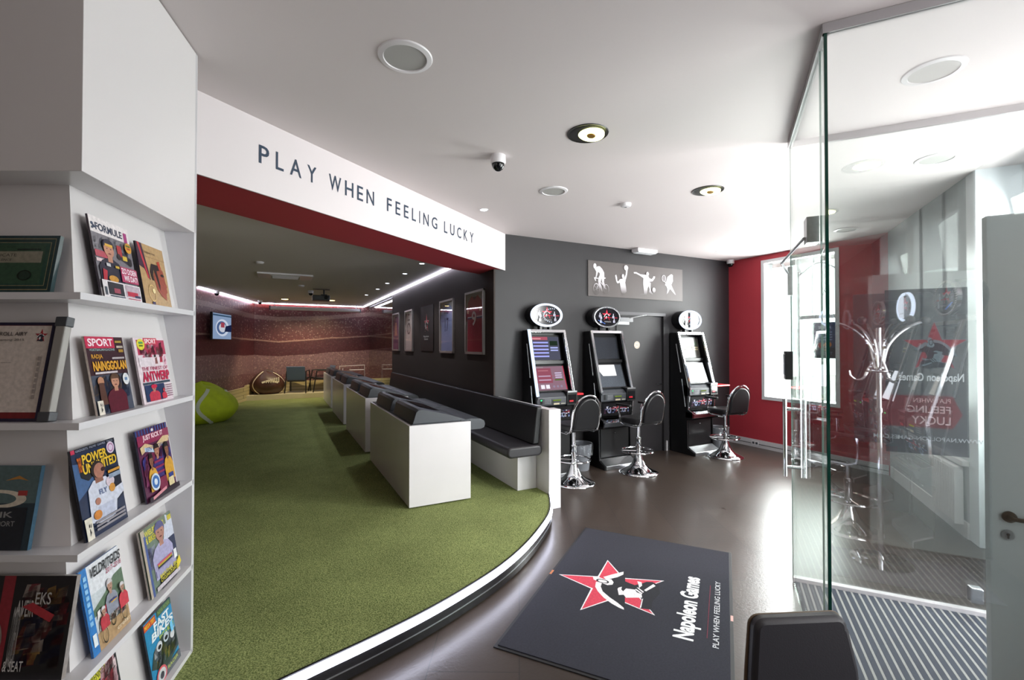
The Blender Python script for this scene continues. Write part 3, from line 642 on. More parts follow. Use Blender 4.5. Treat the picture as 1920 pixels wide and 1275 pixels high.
slot_machine('slot_machine', 'black slot machine with glaring white lower screen beside the red wall', (5.60, 5.115, 0), 0, 'white')
RZ = math.atan2(DX, -DY) - PI*0   # facing -N: local -y -> -N
def faceN(): # local +y along N
    return math.atan2(-DY*0 + -.608*0 + DX*0, 1)
NZ = math.atan2(-.794, .608) - PI/2      # rotates local +y onto N = (.608, -.794)
for s, stl, lb in ((-.16, 'paper', 'black slot machine by the shopfront wall, nearest the glass vestibule'), (-1.13, 'white', 'black slot machine by the shopfront wall with a lit oval topper'), (-2.05, 'plain', 'black slot machine by the shopfront wall, farthest from the vestibule')):
    slot_machine('slot_machine', lb, (*DN(s, 1.77), 0), NZ, stl, 'slot machines along the shopfront wall')
# ------------------------------------------------------------------ chrome stools
def make_stool():
    t = thing('bar_stool', 'x', 'stool', (0, 0, 0), 0, 'chrome swivel stools at the slot machines')
    MB().lathe([(.24, 0), (.245, .006), (.24, .016), (.19, .034), (.13, .065), (.085, .11), (.055, .18), (.035, .24), (.034, .25)], (0, 0, 0), M_chrome, 36).build('trumpet_base', t, smooth=50)
    MB().lathe([(.030, .24), (.030, .42), (.033, .425), (.033, .445), (.022, .447), (.022, .62)], (0, 0, 0), M_chrome, 20).build('column', t, smooth=40)
    m = MB(); m.tube([(.20*math.cos(2*PI*k/36), .20*math.sin(2*PI*k/36)+.02, .27) for k in range(36)], .0105, M_chrome, 8, True)
    for a in (.6, 2.5, 4.71): m.rod((0, 0, .27), (.20*math.cos(a), .20*math.sin(a)+.02, .27), .008, M_chrome, 8)
    m.build('foot_ring', t)
    def rr(hx, hy, r, n=6):
        P = []
        for cx, cy, a0 in ((hx-r, hy-r, 0), (-hx+r, hy-r, 90), (-hx+r, -hy+r, 180), (hx-r, -hy+r, 270)):
            for k in range(n+1): a = math.radians(a0+k*90/n); P.append((cx+r*math.cos(a), cy+r*math.sin(a)))
        return P
    MB().prism(rr(.195, .20, .09), 'z', .625, .70, M_leather).build('seat', t, smooth=40, bevel=.022, seg=3)
    # continuous hoop: arch behind, running forward under the seat
    hp = []
    for k in range(21):
        a = PI*k/20; hp.append((.19*math.cos(a), -.235-.05*math.sin(a)*1.0, .83+.21*math.sin(a)))
    side = lambda sx: [(sx*.19, -.232, .83), (sx*.19, -.215, .70), (sx*.19, -.19, .635), (sx*.19, -.13, .608), (sx*.19, .06, .606), (sx*.195, .12, .63), (sx*.20, .135, .70), (sx*.205, .13, .84)]
    path = list(reversed(side(1))) + hp[1:-1] + side(-1)
    MB().tube(path, .0115, M_chrome, 10).build('tube_frame', t)
    P = [( .165*math.cos(PI*k/20), .83+.185*math.sin(PI*k/20)) for k in range(21)]
    P = [(.165, .66)] + P + [(-.165, .66)]
    m = MB(); m.M = Matrix.Translation((0, -.222, .7)) @ Matrix.Rotation(.20, 4, 'X') @ Matrix.Translation((0, 0, -.7)); m.prism(P, 'y', -.022, .022, M_leather); m.build('backrest', t, smooth=40, bevel=.012)
    for sx in (-1, 1):
        m = MB(); m.prism([(sx*.205+x, y) for x, y in rr(.024, .12, .023)], 'z', .838, .866, M_leather)
        for i, v in enumerate(m.v): m.v[i] = (v[0], v[1]+.06, v[2])
        m.build('armrest', t, smooth=40, bevel=.006)
    m = MB().rod((-.19, -.03, .607), (.19, -.03, .607), .009, M_chrome).box(-.08, .08, -.08, .08, .605, .625, M_darkmetal); m.build('seat_bracket', t, smooth=30)
    return t
stl0 = make_stool()
SL = [(3.065, 4.41, 2, 'chrome stool with black seat just behind the bench end post'), (4.05, 4.41, 6, 'chrome stool with black seat in front of the blank slot machine'), (5.735, 4.46, -5, 'chrome stool with black seat at the slot machine beside the red wall')]
for i, (x, y, r, lb) in enumerate(SL):
    c_ = stl0 if i == 0 else copy_tree(stl0); c_['label'] = lb; c_.location = (x, y, 0); c_.rotation_euler = (0, 0, math.radians(r))
for s, dr, lb in ((-.12, .5, 'chrome stool at the shopfront machine nearest the vestibule'), (-1.30, .2, 'chrome stool at the shopfront machine with a lit topper'), (-2.15, -.3, 'chrome stool at the farthest shopfront machine')):
    c_ = copy_tree(stl0, label=lb); c_['group'] = 'stools at the shopfront machines'; c_.location = (*DN(s, .93), 0); c_.rotation_euler = (0, 0, NZ+dr)
# waste bins
M_bin = mat('smoked_bin_plastic', '#7c7e84', .35); M_bag = glass_mat('clear_bin_bag', .12, (.86, .88, .9), .25)
def make_bin(lb, x, y):
    t = thing('waste_bin', lb, 'bin', (x, y, 0), 0, 'grey waste bins')
    MB().lathe([(.11, .0), (.148, .33), (.153, .34), (.144, .34), (.107, .008), (0, .008)], (0, 0, 0), M_bin, 28).build('bin_body', t, smooth=40)
    P = [(.156, .345), (.160, .28), (.152, .27), (.156, .22), (.148, .20)]
    m = MB().lathe(P, (0, 0, 0), M_bag, 40)
    rr = random.Random(4)
    m.v = [(x_*(1+.05*rr.random()), y_*(1+.05*rr.random()), z_-.02*rr.random()) for x_, y_, z_ in m.v]
    m.build('bin_bag', t, smooth=60); return t
make_bin('grey waste bin with a clear bag between the first two slot machines', 3.48, 4.86)
make_bin('grey waste bin between the glaring slot machine and the red wall', 6.08, 4.85)
# dark door in the back wall
dr = thing('door_1', 'charcoal door in the dark wall', None, (4.33, YB, 0)); dr['kind'] = 'structure'
m = MB().box(.012, .868, .02, .06, .006, 2.03, M_dark); m.build('door_leaf', dr, smooth=0)
m = MB().box(-.04, .92, -.012, .0, 2.04, 2.085, mat('lintel_grey', '#57565a', .4)).box(-.03, .0, -.01, 0, 0, 2.04, M_dark).box(.88, .91, -.01, 0, 0, 2.04, M_dark); m.build('door_frame', dr, smooth=0)
m = MB().box(.02, .26, -.03, .02, 1.94, 2.0, M_alu).rod((.2, -.03, 1.995), (.48, -.045, 2.045), .008, M_alu, 6).lathe([(.02, 0), (.02, .01)], (.48, -.045, 2.04), M_alu, 10); m.build('door_closer', dr, smooth=30)
m = MB().rod((.80, .02, 1.02), (.80, -.04, 1.02), .01, M_chrome).rod((.80, -.04, 1.02), (.69, -.045, 1.02), .009, M_chrome); m.build('door_handle', dr, smooth=40)
m = MB(); A = Art(m, (-.02, -.014, 1.90), (1, 0, 0), (0, 0, 1), .22, .085, .0005); A.rect(0, 0, 1, 1, '#e8e9ee'); tag(m.build('door_notice', dr, smooth=0))
m = MB(); A = Art(m, (.32, .018, 1.55), (1, 0, 0), (0, 0, 1), .11, .11, .0005); A.ell(.5, .5, .5, .5, '#d8cfc0'); A.ring(.5, .5, .42, .42, .1, '#8a6a50'); A.text('WC', .3, .38, .7, .62, '#5c5048'); m.build('round_sticker', dr, smooth=0)
tag(MB().box(XR-.024, XR-.016, 4.60, 4.72, .035, .095, M_lam).box(XR-.027, XR-.024, 4.615, 4.65, .048, .082, M_greypl).box(XR-.027, XR-.024, 4.67, 4.705, .048, .082, M_greypl).build('wall_socket', smooth=0), 'white double socket set in the baseboard of the red wall', 'socket')
# sports silhouettes panel
def fade_mat():
    m = mat('printed_white_fading_down', '#efeaf0', .5); n, l, b = nodes(m)
    tc = n.new('ShaderNodeTexCoord'); sp = n.new('ShaderNodeSeparateXYZ'); r = n.new('ShaderNodeMapRange'); mx = n.new('ShaderNodeMix'); mx.data_type = 'RGBA'
    r.inputs['From Min'].default_value = .06; r.inputs['From Max'].default_value = .22; l.new(tc.outputs['Object'], sp.inputs[0]); l.new(sp.outputs[2], r.inputs[0])
    l.new(r.outputs[0], mx.inputs[0]); mx.inputs[6].default_value = lin('#524b4a'); mx.inputs[7].default_value = lin('#dcd6dc'); l.new(mx.outputs[2], b.inputs['Base Color']); return m
M_fade = fade_mat()
SIL = {
'cyc':[(0.128,0.394),(0.162,0.42),(0.201,0.423),(0.244,0.388),(0.277,0.339),(0.28,0.277),(0.273,0.206),(0.298,0.152),(0.283,0.104),(0.263,0.134),(0.239,0.211),(0.234,0.269),(0.22,0.218),(0.21,0.201),(0.229,0.148),(0.253,0.071),(0.234,0.07),(0.19,0.146),(0.171,0.199),(0.176,0.254),(0.2,0.302),(0.2,0.326),(0.171,0.343),(0.157,0.299),(0.137,0.255),(0.123,0.25),(0.135,0.298),(0.138,0.344),(0.114,0.378)],
'bar':[(0.099,0.264),(0.171,0.257),(0.171,0.246),(0.123,0.246),(0.137,0.216),(0.123,0.212),(0.106,0.241)],
'sad':[(0.264,0.271),(0.303,0.27),(0.298,0.254),(0.264,0.252)],
'bas':[(0.472,0.314),(0.493,0.327),(0.508,0.284),(0.512,0.237),(0.533,0.234),(0.558,0.264),(0.61,0.275),(0.646,0.297),(0.667,0.343),(0.672,0.4),(0.703,0.41),(0.698,0.37),(0.687,0.32),(0.666,0.263),(0.656,0.222),(0.671,0.158),(0.681,0.094),(0.629,0.043),(0.593,0.057),(0.573,0.12),(0.558,0.216),(0.517,0.201),(0.497,0.22),(0.482,0.266)],
'soc':[(0.818,0.387),(0.866,0.39),(0.946,0.363),(1.044,0.362),(1.099,0.357),(1.115,0.321),(1.165,0.304),(1.198,0.335),(1.198,0.352),(1.237,0.35),(1.231,0.325),(1.187,0.276),(1.109,0.26),(1.148,0.248),(1.142,0.186),(1.153,0.128),(1.197,0.08),(1.169,0.079),(1.114,0.109),(1.125,0.151),(1.109,0.2),(1.087,0.166),(1.076,0.107),(1.059,0.048),(0.956,0.06),(0.945,0.072),(1.015,0.079),(1.005,0.178),(1.0,0.243),(1.006,0.31),(0.946,0.338),(0.866,0.366),(0.824,0.367)],
'ten':[(1.447,0.254),(1.47,0.307),(1.487,0.359),(1.528,0.387),(1.552,0.402),(1.581,0.408),(1.601,0.392),(1.598,0.349),(1.604,0.307),(1.568,0.245),(1.597,0.195),(1.667,0.096),(1.644,0.094),(1.55,0.175),(1.533,0.174),(1.504,0.121),(1.463,0.085),(1.486,0.172),(1.469,0.213),(1.435,0.237)],
'rac':[(1.424,0.291),(1.435,0.296),(1.475,0.248),(1.464,0.238)]}
ps = thing('wall_panel', 'grey panel of white cyclist, basketball, football and tennis silhouettes on the dark wall', 'wall panel', (3.80, YB-.012, 2.285))
MB().box(0, 1.81, 0, .010, 0, .495, mat('panel_grey', '#57504f', .5)).build('backing', ps, smooth=0)
m = MB(); A = Art(m, (0, -.0005, 0), (1, 0, 0), (0, 0, 1), 1, 1, .0004)
for k in SIL: A.poly(SIL[k], M_fade)
A.ell(.114, .420, .026, .038, M_fade); A.ring(.140, .100, .056, .082, .14, M_fade)
for q in range(6): A.line(.14, .10, .14+.05*math.cos(q*PI/3+.3), .10+.075*math.sin(q*PI/3+.3), .005, M_fade)
A.ring(.307, .106, .050, .070, .12, M_fade); A.line(.14, .10, .2, .22, .012, M_fade); A.line(.2, .21, .307, .106, .012, M_fade)
A.ell(.670, .436, .038, .038, M_fade); A.ell(.612, .311, .022, .031, M_fade); A.ell(1.080, .377, .026, .030, M_fade); A.ell(1.205, .143, .034, .037, M_fade)
A.ring(1.409, .332, .041, .050, .16, M_fade)
for q in (-.02, 0, .02): A.line(1.409+q, .29, 1.409+q, .374, .002, M_fade); A.line(1.375, .332+q, 1.443, .332+q, .002, M_fade)
m.build('silhouettes', ps, smooth=0)
# ------------------------------------------------------------------ framed shirts on the brown wall (facing -x)
M_frm = mat('silver_picture_frame', '#bcb8b4', .3, .6)
def wall_frame(label, y0, y1, z0, z1, kind, group=None):
    w, h = y1-y0, z1-z0
    t = thing('framed_shirt' if kind != 'star' else 'star_poster', label, 'picture' if kind != 'star' else 'poster', (XJ-.001, (y0+y1)/2, z0), 0, group)
    if kind != 'star':
        m = MB().box(-.03, 0, -w/2, -w/2+.028, 0, h, M_frm).box(-.03, 0, w/2-.028, w/2, 0, h, M_frm).box(-.03, 0, -w/2, w/2, 0, .028, M_frm).box(-.03, 0, -w/2, w/2, h-.028, h, M_frm); m.build('frame', t, smooth=0, bevel=.002)
    m = MB().box(-.012, 0, -w/2+.02, w/2-.02, .02, h-.02, mat('mount_board', '#9c9894', .6) if kind != 'star' else mat('poster_black', '#24201f', .5))
    m.build('backing', t, smooth=0)
    m = MB(); A = Art(m, (-.0135, w/2, 0), (0, -1, 0), (0, 0, 1), w, h, .0006, .6)
    shirt = lambda c, tr, c2=None: (A.poly([(.10, .04), (.90, .04), (.88, .60), (.93, .52), (.97, .60), (.86, .84), (.66, .93), (.58, .90), (.42, .90), (.34, .93), (.14, .84), (.03, .60), (.07, .52), (.12, .60)], c), A.poly([(.40, .91), (.60, .91), (.55, .865), (.45, .865)], tr))
    if kind == '9':
        shirt('#a81e38', '#6a1424'); A.rect(.12, .56, .40, .585, '#2a3068'); A.rect(.12, .585, .40, .60, '#e8e0e4'); A.rect(.62, .56, .90, .585, '#2a3068'); A.rect(.62, .585, .90, .60, '#e8e0e4'); A.text('9', .36, .45, .60, .68, '#f0e4e8', .02); A.ell(.16, .68, .05, .03, '#e0d0a8'); A.ell(.82, .7, .05, .03, '#e0d0a8')
        A.poly([(.03, .60), (.07, .52), (.10, .56), (.05, .64)], '#7c1830')
    elif kind == '17': shirt('#8f9cc8', '#5868a8'); A.text('17', .38, .40, .64, .66, '#36406a', .01); A.rect(.3, .74, .66, .79, '#5a6494'); A.rect(.1, .60, .9, .61, '#6a7ab0')
    elif kind == 'white': shirt('#d8ccc8', '#5a5050'); A.ring(.5, .55, .22, .14, .3, '#7c706e'); A.line(.36, .42, .62, .68, .03, '#6a5e5c'); A.rect(.34, .74, .66, .78, '#7c706e')
    elif kind == 'purple': shirt('#7a4a74', '#3a2440'); A.poly([(.3, .4), (.7, .4), (.6, .75), (.4, .75)], '#c8887c'); A.rect(.2, .2, .8, .3, '#5a3466')
    else:
        emblem(A, .5, .60, .21, '#24201f', '#c83040', '#d8d0d0', asp=h/w*.9); A.text('Napoleon', .30, .30, .70, .35, '#d8d4d4', .01); A.text('Games', .36, .255, .64, .295, '#d8d4d4', .01)
    m.build('shirt' if kind != 'star' else 'print', t, smooth=0)
    if kind != 'star':
        MB().box(-.0235, -.021, -w/2+.028, w/2-.028, .028, h-.028, M_glaze).build('glazing', t, smooth=0)
    return t
g_ = 'framed football shirts on the brown wall'
wall_frame('framed red football shirt number 9, nearest on the brown wall', 5.39, 6.04, 1.48, 2.335, '9', g_)
wall_frame('framed pale blue football shirt number 17 on the brown wall', 6.54, 7.19, 1.48, 2.315, '17', g_)
wall_frame('black poster with a red star logo between the framed shirts', 7.55, 8.37, 1.48, 2.33, 'star')
wall_frame('framed whitish football shirt left of the star poster', 8.90, 9.51, 1.48, 2.315, 'white', g_)
wall_frame('framed purple football shirt, farthest on the brown wall', 10.02, 10.68, 1.48, 2.32, 'purple', g_)
# ------------------------------------------------------------------ magazine cabinet (right face along T, left face along -R)
T_ = Vector((.228, .9737)); NN = Vector((-.9737, .228)); C0 = Vector((-.54, 1.84)); RL = Vector((-.8902, .4556)); FF = Vector((.4556, .8902))
LR = .811; LL = .75
def cr(t, o): p = C0 + T_*t + NN*o; return (p.x, p.y)      # right face: t along, o depth inwards
def cl(t, o): p = C0 + RL*t + FF*o; return (p.x, p.y)
cab = thing('magazine_cabinet', 'white corner cabinet of tilted magazine shelves reaching up to the ceiling', 'cabinet', (0, 0, 0))
inr = C0 + NN*.13                                            # rough inner corner
def inner(o):                                               # corner point of the two faces moved inwards by o
    # solve C0 + T a + NN o = C0 + RL b + FF o
    import mathutils
    dx = FF*o - NN*o; det = T_.x*(-RL.y) - T_.y*(-RL.x); a = (dx.x*(-RL.y) - dx.y*(-RL.x))/det; p = C0 + T_*a + NN*o; return (p.x, p.y)
def panel(o, z0, z1, mb, mm): return mb.prism([(C0.x, C0.y), cr(LR-.001, 0), cr(LR-.001, o), inner(o), cl(LL, o), cl(LL, 0)], 'z', z0, z1, mm)
M_cab = mat('cabinet_white', '#d5d1d2', .28)
panel(.30, 2.135, 2.995, MB(), M_cab).build('upper_panel', cab, smooth=0, bevel=.0015)
levels = [.168, .565, .963, 1.363, 1.763]
for z in levels:
    panel(.135, z-.022, z, MB(), M_shelfw).build('shelf', cab, smooth=0, bevel=.001)
tops = levels[1:] + [2.157]
for z, z2 in zip(levels, tops):
    o0, o1 = .062, .125; zb, zt = z, z2-.022
    m = MB(); q = lambda p, z_: (p[0], p[1], z_)
    a, b, c = inner(o0), cr(LR-.02, o0), cr(LR-.02, o1); d_, e_ = inner(o1), cl(LL, o0); f_ = cl(LL, o1)
    m.face([q(a, zb), q(b, zb), q(c, zt), q(d_, zt)], M_cab); m.face([q(e_, zb), q(a, zb), q(d_, zt), q(f_, zt)], M_cab)
    g_, h_, i_ = cr(LR-.02, .15), inner(.15), cl(LL, .15)
    m.face([q(g_, zt), q(h_, zt), q(h_, zb), q(g_, zb)], M_cab); m.face([q(h_, zt), q(i_, zt), q(i_, zb), q(h_, zb)], M_cab)
    m.face([q(g_, zb), q(h_, zb), q(a, zb), q(b, zb)], M_cab); m.face([q(h_, zb), q(i_, zb), q(e_, zb), q(a, zb)], M_cab)
    m.face([q(c, zt), q(g_, zt), q(h_, zt), q(d_, zt)], M_cab); m.face([q(d_, zt), q(h_, zt), q(i_, zt), q(f_, zt)], M_cab)
    m.build('back_panel', cab, smooth=0)
m = MB().prism([cr(LR-.02, .0), cr(LR+.004, .0), cr(LR+.004, .34), cr(LR-.02, .34)], 'z', .150, 2.995, M_shelfw); m.build('side_panel', cab, smooth=0, bevel=.001)
LEAN = math.radians(9.3)
def on_shelf(face, t, z, o=.028, lean=LEAN):
    if face == 'r': p = cr(t, o); rz = math.atan2(T_.y, T_.x)
    else: p = cl(t, o); rz = -YAW
    return (p[0], p[1], z+.0005), (-lean, 0, rz)
def magazine(label, face, t, lv, w, h, draw, spine='#d8d4d0', name='magazine', cat='magazine', thick=.006, group='magazines on the corner cabinet', o=.03, lean=LEAN, rough=.3):
    loc, rot = on_shelf(face, t, levels[lv], o, lean)
    k = thing(name, label, cat, loc, group=group, rot=rot)
    MB().box(0, w, 0, thick, 0, h, ink(spine)).build('pages', k, smooth=0)
    m = MB(); A = Art(m, (0, -.0003, 0), (1, 0, 0), (0, 0, 1), w, h, .00022, rough); draw(A); m.build('cover', k, smooth=0)
    return k
def crowdy(A, x0, y0, x1, y1, cols, n, seed=1, s=.05):
    r = random.Random(seed)
    for k in range(n):
        x, y = x0+r.random()*(x1-x0-s), y0+r.random()*(y1-y0-s); A.k -= 1; A.poly([(x, y), (x+s*r.uniform(.5, 1), y+s*.2*r.random()), (x+s*r.uniform(.7, 1.), y+s), (x+s*.2, y+s*r.uniform(.6, 1))], cols[k % len(cols)])
    A.k += 1
def d_f1(A):
    A.rect(0, 0, 1, 1, '#e6dfe0'); A.rect(0, .12, 1, .80, '#77747c'); crowdy(A, 0, .55, 1, .80, ['#5c5c66', '#8c8a92', '#484a58', '#9c9aa2'], 40, 3, .1)
    A.text('FORMULE', .13, .835, .80, .93, '#23344e', .03); A.text('1', .84, .80, .93, .93, '#a8307c', .04); A.ell(.06, .9, .03, .02, '#2a3c58'); A.ell(.09, .87, .03, .02, '#2a3c58'); A.ell(.05, .85, .02, .015, '#2a3c58')
    A.poly([(.55, .56), (.92, .48), (.95, .58), (.66, .66)], '#2c2c3a'); A.rect(.58, .58, .70, .72, '#a82c34'); A.rect(.70, .54, .82, .60, '#d8b83c'); A.ell(.60, .57, .05, .04, '#16161c'); A.ell(.88, .53, .06, .05, '#16161c')
    A.rect(0, .50, .3, .58, '#b84a5a'); A.rect(0, .44, .2, .48, '#e0c8cc')
    A.person(.34, .12, .74, .58, '#c08870', '#1c2034', '#1a1e34'); A.rect(.25, .655, .44, .69, '#d8a83c'); A.poly([(.05, .12), (.12, .12), (.2, .34), (.1, .36)], '#b02838'); A.ell(.33, .25, .12, .045, '#c89038'); A.rect(.24, .14, .46, .20, '#a82c30'); A.rect(.2, .40, .3, .44, '#c8c8cc'); A.rect(.42, .40, .52, .43, '#c8a838')
    A.rect(.54, .24, 1, .44, '#b23a62'); A.text('ZO DOEN', .56, .35, .97, .425, '#f2e6ee', .03); A.text('WE DAT!', .60, .26, .98, .335, '#f2e6ee', .03)
    A.ell(.86, .72, .09, .07, '#d8982c'); A.rect(.80, .735, .92, .76, '#5c6a24'); A.rect(.81, .70, .91, .72, '#a83c24')
    A.rect(0, 0, 1, .215, '#e4dee2'); A.rect(.12, .045, .52, .20, '#22272e'); A.rect(.26, .07, .42, .13, '#a0485a'); A.rect(.56, .045, .97, .20, '#b8a8b4'); A.rect(.6, .06, .9, .12, '#b82c44'); A.rect(.8, .05, .97, .08, '#2a3058'); A.rect(.14, .02, .52, .035, '#3a4a5c'); A.rect(.6, .02, .95, .032, '#b04860'); A.rect(.03, .03, .08, .13, '#4a5460')
def d_tin(A):
    A.rect(0, 0, 1, 1, '#b8976a'); A.poly([(0, 1), (.2, 1), (.34, .42), (.3, .42), (.16, .58), (0, .62)], '#3a2438'); A.poly([(.04, 1), (.11, 1), (.3, .44), (.24, .44)], '#c03040')
    A.text('Stoppen met', .22, .84, .66, .90, '#6a5236'); A.line(.26, .8, 1, .8, .006, '#8a6c48')
    A.poly([(.58, .68), (.74, .68), (.86, .62), (.90, .42), (.94, .36), (.90, .33), (.92, .26), (.86, .24), (.84, .12), (.66, .18), (.52, .28), (.46, .5)], '#9c4a34')
    A.poly([(.34, .56), (.44, .70), (.68, .70), (.74, .62), (.60, .60), (.66, .36), (.62, .26), (.56, .44), (.50, .62), (.44, .50), (.46, .42), (.38, .42)], '#241a18'); A.poly([(.66, .75), (.76, .78), (.80, .66), (.72, .62)], '#b8402c'); A.ell(.80, .54, .07, .025, '#2c1c18')
    A.ring(.30, .2, .13, .14, .12, '#e8c884', 24); A.ell(.36, .24, .05, .04, '#f4e0a8'); A.rect(.24, 0, .34, .06, '#3a2c54')
def d_sport(A):
    A.rect(0, 0, 1, 1, '#3c2028'); A.rect(0, 0, 1, .50, '#4a5060'); crowdy(A, 0, .0, 1, .52, ['#2e3b58', '#6a5848', '#8c7460', '#394460', '#443238', '#242c44'], 60, 5, .16)
    A.rect(0, .85, .74, 1, '#c22c50'); A.text('SPORT', .06, .875, .70, .975, '#f2e4ea', .025); A.text('VOETBALMAGAZINE', .06, .815, .72, .845, '#9ab8b8', .01); A.rect(.76, .92, .94, .95, '#a8903c'); A.rect(.78, .85, .96, .88, '#b8b0a0'); A.rect(.82, .79, .95, .83, '#a88430')
    A.text('RADJA', .08, .70, .36, .77, '#d89c30', .02); A.text('NAINGGOLAN', .08, .555, .97, .68, '#dca034', .045); A.rect(.6, .70, .94, .725, '#b8b0b4'); A.rect(.1, .515, .68, .54, '#d0c8cc')
    A.person(.56, .0, .50, .50, '#c08c74', '#5c1c2c', '#5a4030'); A.ell(.18, .42, .08, .06, '#b88468'); A.poly([(.1, .12), (.28, .12), (.24, .40), (.12, .40)], '#5a3a30'); A.ell(.86, .42, .09, .08, '#dde0e4'); A.rect(.82, .40, .9, .44, '#6a88b0')
    A.rect(0, .0, .14, .18, '#e0d8cc'); crowdy(A, .03, .02, .13, .15, ['#3a3a3a'], 10, 2, .03)
def d_antwerp(A):
    A.rect(0, 0, 1, 1, '#e4d4dc'); A.rect(.08, .74, 1, .97, '#b83c5c'); crowdy(A, .08, .55, .98, .96, ['#b83048', '#d8a0b4', '#3c2c30', '#e4c8d2', '#c85474', '#8a5a58'], 60, 8, .11)
    A.rect(.30, .90, .74, 1, '#cc3850'); A.text('SPORT', .33, .915, .71, .985, '#f6e8ec', .03); A.ell(.20, .90, .12, .085, '#dcd23c'); A.rect(.14, .91, .27, .94, '#4a9a5a'); A.rect(.14, .87, .26, .89, '#4a6a2c')
    A.rect(.06, .56, .5, .70, '#e0d4dc'); A.text('THE FINEST OF', .10, .50, .96, .555, '#b03460', .01); A.text('ANTWERP', .08, .33, .98, .485, '#c02c50', .04)
    A.rect(.06, .285, .96, .32, '#3c4c5c'); A.rect(.08, .03, .72, .28, '#2c3c60'); A.person(.36, .03, .28, .34, '#b88070', '#c03c50', '#3a2420'); A.ell(.36, .25, .10, .03, '#c82c4c'); A.person(.66, .04, .2, .16, '#c04858', '#c83c50', '#a83040')
    for k in range(6): A.rect(.74, .06+.035*k, .95, .075+.035*k, '#8a6878')
def d_power(A):
    A.rect(0, 0, 1, 1, '#1c2a48'); A.poly([(0, .45), (.45, .62), (.4, .8), (0, .85)], '#42608c'); A.poly([(.6, .2), (1, .3), (1, .65), (.7, .7)], '#131a2e'); A.rect(0, .955, 1, 1, '#141826'); A.text('GADGETS  FILMS  GAMES  TECH', .1, .965, .95, .988, '#a8b0c8'); A.rect(0, .955, .08, 1, '#c03050')
    A.poly([(.10, .90), (.74, .90), (.98, .80), (.96, .72), (.5, .70), (.26, .62), (.12, .68)], '#1a1c24')
    A.text('POWER', .20, .815, .76, .92, '#e0b82c', .03); A.text('UNLIMITED', .18, .70, .96, .81, '#e0b82c', .03); A.text('TREK', .09, .74, .18, .9, '#c8641c', .02); A.ell(.86, .90, .095, .07, '#d8c8dc'); A.ring(.86, .90, .07, .05, .25, '#a86a9a')
    A.poly([(.16, .16), (.20, .52), (.34, .60), (.62, .60), (.74, .52), (.80, .42), (1, .44), (1, .34), (.80, .28), (.74, .14), (.5, .08)], '#ccd0e0'); A.poly([(.30, .14), (.7, .12), (.72, .3), (.34, .3)], '#b8bed4')
    A.rect(.38, .56, .56, .68, '#8a5c4c'); A.ell(.47, .71, .15, .095, '#2a201e'); A.ell(.50, .69, .12, .085, '#a87260'); A.ell(.585, .69, .05, .025, '#3a1c1c'); A.ell(.36, .36, .06, .04, '#a87260'); A.ell(.70, .52, .1, .06, '#d4c4d0'); A.ell(.72, .44, .07, .05, '#c88c3c'); A.text('FLY', .42, .42, .60, .48, '#5c6c94', .02)
    A.rect(.68, .615, .98, .645, '#c89038'); A.rect(.68, .55, .97, .60, '#8c9ab0'); A.ell(.30, .22, .09, .05, '#c87c2c')
    A.rect(0, .0, .15, .24, '#d8d2c4'); crowdy(A, .04, .03, .13, .18, ['#33333a'], 10, 2, .03)
    for k in range(3): A.rect(.22+.1*k*0, .055+.04*k, .92, .08+.04*k, '#8c8890')
def d_kick(A):
    A.rect(0, 0, 1, 1, '#5a2848')
    for k in range(12): A.rect(k/12, .86, k/12+.04, 1, '#3a4c8c')
    A.rect(0, .78, 1, .92, '#8c2c50'); A.text('JUST KICK IT', .16, .82, .80, .91, '#ecd4dc', .03); A.ell(.48, .955, .04, .02, '#e0d8dc')
    A.poly([(.04, .76), (.2, .80), (.48, .72), (.78, .82), (.98, .80), (.94, .72), (.78, .72), (.48, .63), (.2, .70), (.06, .66)], '#d0b48c'); A.poly([(.16, .75), (.46, .68), (.46, .63), (.16, .69)], '#b8c8dc'); A.text('EEN SPECIAL', .2, .68, .76, .735, '#3a5490', .01)
    crowdy(A, 0, .15, 1, .66, ['#6c2c50', '#38307a', '#8a3458', '#2c2858'], 50, 6, .12)
    A.person(.50, .26, .74, .34, '#b07c64', '#3a2c70', '#2c2020'); 
    for k in range(3): A.rect(.35, .32+.08*k, .65, .35+.08*k, '#8c2c50')
    A.person(.26, .12, .64, .26, '#8a5c48', '#d09c38', '#241c1c'); A.person(.78, .16, .72, .28, '#8a5c48', '#d09c38', '#241c1c'); A.rect(.36, .08, .62, .26, '#7a2444'); A.rect(.70, .12, .86, .26, '#2c3c84')
    A.ell(.26, .24, .14, .12, '#cfd8e4'); A.ell(.26, .24, .11, .09, '#3c6cb0'); A.ell(.26, .24, .05, .045, '#cfd8e4'); A.rect(.66, .08, .84, .20, '#d8c89c'); A.rect(0, 0, 1, .07, '#2a1e2c'); A.poly([(.1, .02), (.55, .07), (.55, .11), (.1, .06)], '#d8909c')
